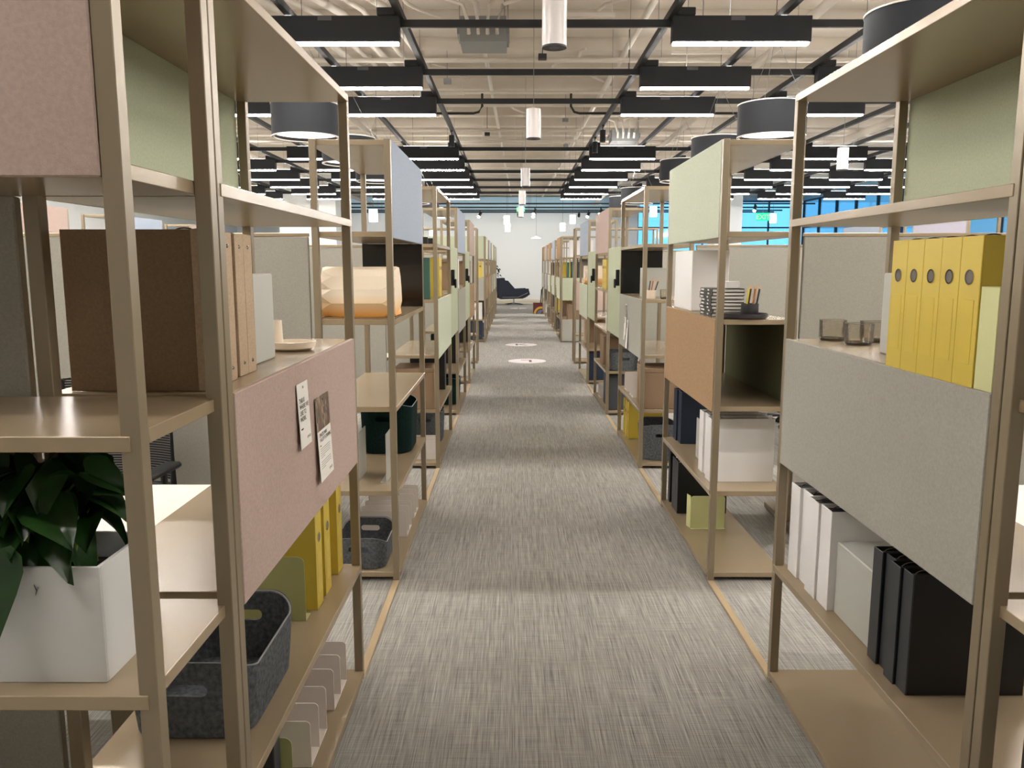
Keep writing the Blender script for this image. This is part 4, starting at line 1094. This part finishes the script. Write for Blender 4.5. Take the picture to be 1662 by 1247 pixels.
def b_spot():
    t = empty('track_spotlight')
    MB().box(-0.02, 0.02, -0.06, 0.06, -0.03, 0, 0.003).build('adapter', BLACKP, t)
    MB().tube([(0, 0, -0.03), (0, 0, -0.10)], 0.01, 8).build('stem', BLACKP, t)
    h = MB().tube([(0.03, 0.05, -0.06), (-0.05, -0.09, -0.22)], 0.055, 20).build('head', CHARC, t, True)
    MB().tube([(-0.0505, -0.091, -0.2212), (-0.054, -0.098, -0.228)], 0.047, 20).build('lens', SPGLOW, h, True)
    return t
for j, (px, Y) in enumerate(((779, 31.6), (868, 30.0), (867, 31.6), (975, 30.0), (955, 31.6), (1290, 28.2), (1225, 28.2))):
    x, z = at(px, 340, Y)
    place('spot', b_spot, 'black track spotlight near the far wall, %s' % ['leftmost', 'in the middle on the nearer bar', 'in the middle on the farther bar', 'right on the nearer bar', 'right on the farther bar', 'seen through the right shelves', 'rightmost by the windows'][j], 'spotlight', (x, Y, 3.5492))
def b_cylspot():
    t = empty('track_spotlight')
    MB().box(-0.02, 0.02, -0.05, 0.05, -0.025, 0, 0.003).build('adapter', BLACKP, t)
    MB().tube([(0, 0, -0.025), (0, 0, -0.07)], 0.008, 8).build('stem', BLACKP, t)
    h = MB().lathe([(0, -0.07), (0.042, -0.07), (0.045, -0.075), (0.045, -0.25), (0.038, -0.25), (0.038, -0.235)], seg=24).build('head', BLACKP, t, True)
    MB().lathe([(0, -0.235), (0.037, -0.235)], seg=20).build('lens', DGLOW, h)
    return t
for j, (i, s_, y) in enumerate(((0, 1, 12.9), (0, 1, 14.1), (0, -1, 13.4))):
    place('cylspot', b_cylspot, 'slim black spotlight under the track rail over the cross aisle, %s' % ['farther right one', 'nearer right one', 'on the left'][[1, 0, 2][j]], 'spotlight', ((XR0 if s_ > 0 else XL0), y, BARZ - 0.0004))
wl_d = bpy.data.lights.new('added_wall_washer', 'SPOT'); wl_d.energy = 46; wl_d.spot_size = R(125); wl_d.spot_blend = 0.7; wl_d.color = (1.0, 0.97, 0.94); wl_d.shadow_soft_size = 0.05
def b_wash():  # extra lamps added to brighten the far wall
    t = empty('added_wall_washer')
    MB().box(-0.02, 0.02, -0.05, 0.05, -0.03, 0, 0.003).build('adapter', BLACKP, t)
    h = MB().tube([(0, -0.02, -0.05), (0, 0.10, -0.14)], 0.05, 18).build('head', BLACKP, t, True)
    l = bpy.data.objects.new('lamp', wl_d); COL.objects.link(l); l.parent = h; l.location = (0, 0.115, -0.152); l.rotation_euler = (R(68), 0, 0)
    return t
for j in range(5):
    place('wash', b_wash, 'added black wall washer brightening the far wall, %s from the left' % ORD[j], 'spotlight', (-7.0 + 2.4 * j, 32.6, 3.5494 - 0.0003), 0)
# exit signs
def exit_sign(px, py, Y, sc, label):
    x, z = at(px, py, Y); t = empty('exit_sign', (x, Y, z)); tag(t, label, 'sign')
    MB().box(-0.17 * sc, 0.17 * sc, 0, 0.03, -0.10 * sc, 0.10 * sc, 0.003).build('plate', EXITM, t)
    text_obj('EXIT', 0.17 * sc, (0, -0.002, -0.06 * sc), t, PAPER, al='CENTER')
    MB().tube([(0, 0.015, 0.10 * sc), (0, 0.015, ZC - z - 0.001)], 0.006, 6).build('stem', GALV, t)
exit_sign(845, 340, 24.5, 0.72, 'small green exit sign hanging over the aisle')
exit_sign(1238, 352, 29.3, 1.4, 'green exit sign before the windows on the right')
# big grey ceiling boxes
def vav(px, py, Y, w_, h_, label):
    x, z = at(px, py, Y); t = empty('junction_box', (x, Y, z)); tag(t, label, 'duct box')
    MB().box(-w_ / 2, w_ / 2, -0.25, 0.25, -h_ / 2, h_ / 2, 0.004).build('body', GALV, t)
    MB().box(-w_ / 2 - 0.03, -w_ / 2 - 0.001, -0.2, 0.2, -0.04, 0.04).box(w_ / 2 + 0.001, w_ / 2 + 0.03, -0.2, 0.2, -0.04, 0.04).build('bracket', GALV, t)
    for k in range(4):
        a_ = -0.15 + 0.1 * k
        MB().tube([(a_, -0.27, -0.06), (a_, -0.34, 0.02), (a_ * 1.4, -0.32, 0.22), (a_ * 2.6, -0.25, min(0.30, ZC - z - 0.24))], 0.021, 8).build('flexible_conduit', PIPEM, t, True)
    for sx in (-1, 1): MB().tube([(sx * (w_ / 2 + 0.015), 0, 0.04), (sx * (w_ / 2 + 0.015), 0, ZC - z - 0.172)], 0.005, 5).build('rod', GALV, t)
vav(785, 57, 9.3, 0.50, 0.26, 'grey steel ceiling box with white flexible conduits, left of the aisle centre')
vav(1012, 222, 15.6, 0.50, 0.22, 'grey steel ceiling box right of the aisle over the cross aisle')
# painted pipes, conduits, ducts
PIPES = []
rnd = random.Random(21)
for j in range(15):
    y = 6.3 + j * 1.35 + rnd.uniform(-0.3, 0.3); z = rnd.choice([4.02, 4.1, 4.18, 4.25]); r = rnd.choice([0.016, 0.022, 0.03, 0.045])
    tag(MB().tube([(-9, y, z), (10, y, z)], r, 10).build('ceiling_pipe', PIPEM, None, True), 'cream painted pipe running crosswise under the ceiling, %s from the camera' % (ORD[j] if j < 14 else 'last'), 'pipe')
for j, (x, z, r) in enumerate(((-6.2, 3.96, 0.06), (-4.2, 3.92, 0.04), (-2.9, 3.97, 0.05), (-2.6, 3.97, 0.035), (-0.5, 4.32, 0.03), (1.6, 4.3, 0.04), (2.9, 3.95, 0.05), (4.8, 3.93, 0.05), (6.4, 3.96, 0.07))):
    tag(MB().tube([(x, 2, z), (x + 0.4 * (-1) ** j, 34, z)], r, 12).build('ceiling_pipe', PIPEM, None, True), 'cream painted pipe running lengthwise under the ceiling, %s from the left' % ORD[j], 'pipe')
for j in range(5):
    tag(MB().tube([(-3.4 + 0.28 * j, 6.8, 4.22 + 0.03 * j), (-2.4 + 0.24 * j, 9.5, 4.22 + 0.03 * j), (-2.1 + 0.22 * j, 12.4, 4.25 + 0.02 * j)], 0.03 if j % 2 else 0.045, 10).build('ceiling_pipe', PIPEM, None, True), 'cream slanted pipe in the bundle above the left lights, %s from the left' % ORD[j], 'pipe')
CX = [(-1.0, 7.4), (-0.9, 9.9), (-0.2, 6.9), (0.5, 8.2), (1.0, 9.6), (1.9, 7.2), (2.4, 9.0), (3.3, 8.0), (-2.4, 12.6), (-0.7, 13.0), (0.6, 12.2), (1.6, 13.6), (-1.6, 16.4), (0.3, 16.0), (2.1, 16.8)]
for j, (x, y) in enumerate(CX):
    p = [(x, y, ZC - 0.18)]; sg = (-1) ** j
    for q in range(7): p.append((x + sg * 0.07 * q + 0.06 * math.sin(q * 1.3 + j), y - 0.15 * q, 4.345 + 0.012 * math.cos(q * 1.7 + j)))
    tag(MB().tube(p, [0.013, 0.02, 0.028][j % 3], 8).build('flexible_conduit', PIPEM, None, True), 'cream flexible conduit hanging loosely from the painted ceiling', 'conduit', 'loose flexible conduits')
for j, (x, y) in enumerate(((-0.35, 7.7), (1.2, 7.7), (0.7, 8.9), (-1.1, 12.8), (2.3, 10.4), (-0.3, 17.2), (1.2, 18.6))):
    mb = MB().box(x - 0.36, x + 0.36, y - 0.02, y + 0.02, 4.06, 4.10)
    for q in range(9): mb.box(x - 0.34 + q * 0.08, x - 0.31 + q * 0.08, y - 0.0215, y - 0.020, 4.07, 4.09)
    for xx in (x - 0.33, x + 0.33): mb.tube([(xx, y, 4.10), (xx, y, ZC - 0.001)], 0.005, 5)
    tag(mb.build('strut_channel', PIPEM), 'cream strut channel trapeze hung from the ceiling, %s from the camera' % ORD[j], 'strut')
for j in range(10):
    x = [-0.1, 0.35, -0.9, 1.5, 2.0, -1.6, 0.9, -0.5, 1.1, 2.8][j]; y = [9.6, 10.2, 11.5, 11.0, 9.0, 13.5, 14.5, 16.0, 17.5, 13.0][j]
    mb = MB().box(x - 0.05, x + 0.05, y - 0.05, y + 0.05, 3.95, 4.01, 0.003).tube([(x, y, 4.01), (x, y, ZC - 0.001)], 0.006, 6)
    tag(mb.build('sensor_box', CHARC if j % 2 else GALV), 'small %s device box hanging on a rod below the ceiling' % ('dark' if j % 2 else 'grey'), 'device box', '%s device boxes under the ceiling' % ('dark' if j % 2 else 'grey'))
tag(MB().tube([(-0.98 * 1.0, 2.9, 3.2), (-0.99, 2.9, 3.9), (-0.985, 2.9, ZC - 0.001)], 0.004, 6).build('red_cable', mat('red cable', (170, 40, 44), 0.5), None, True), 'red cable hanging from the ceiling at the upper left', 'cable')
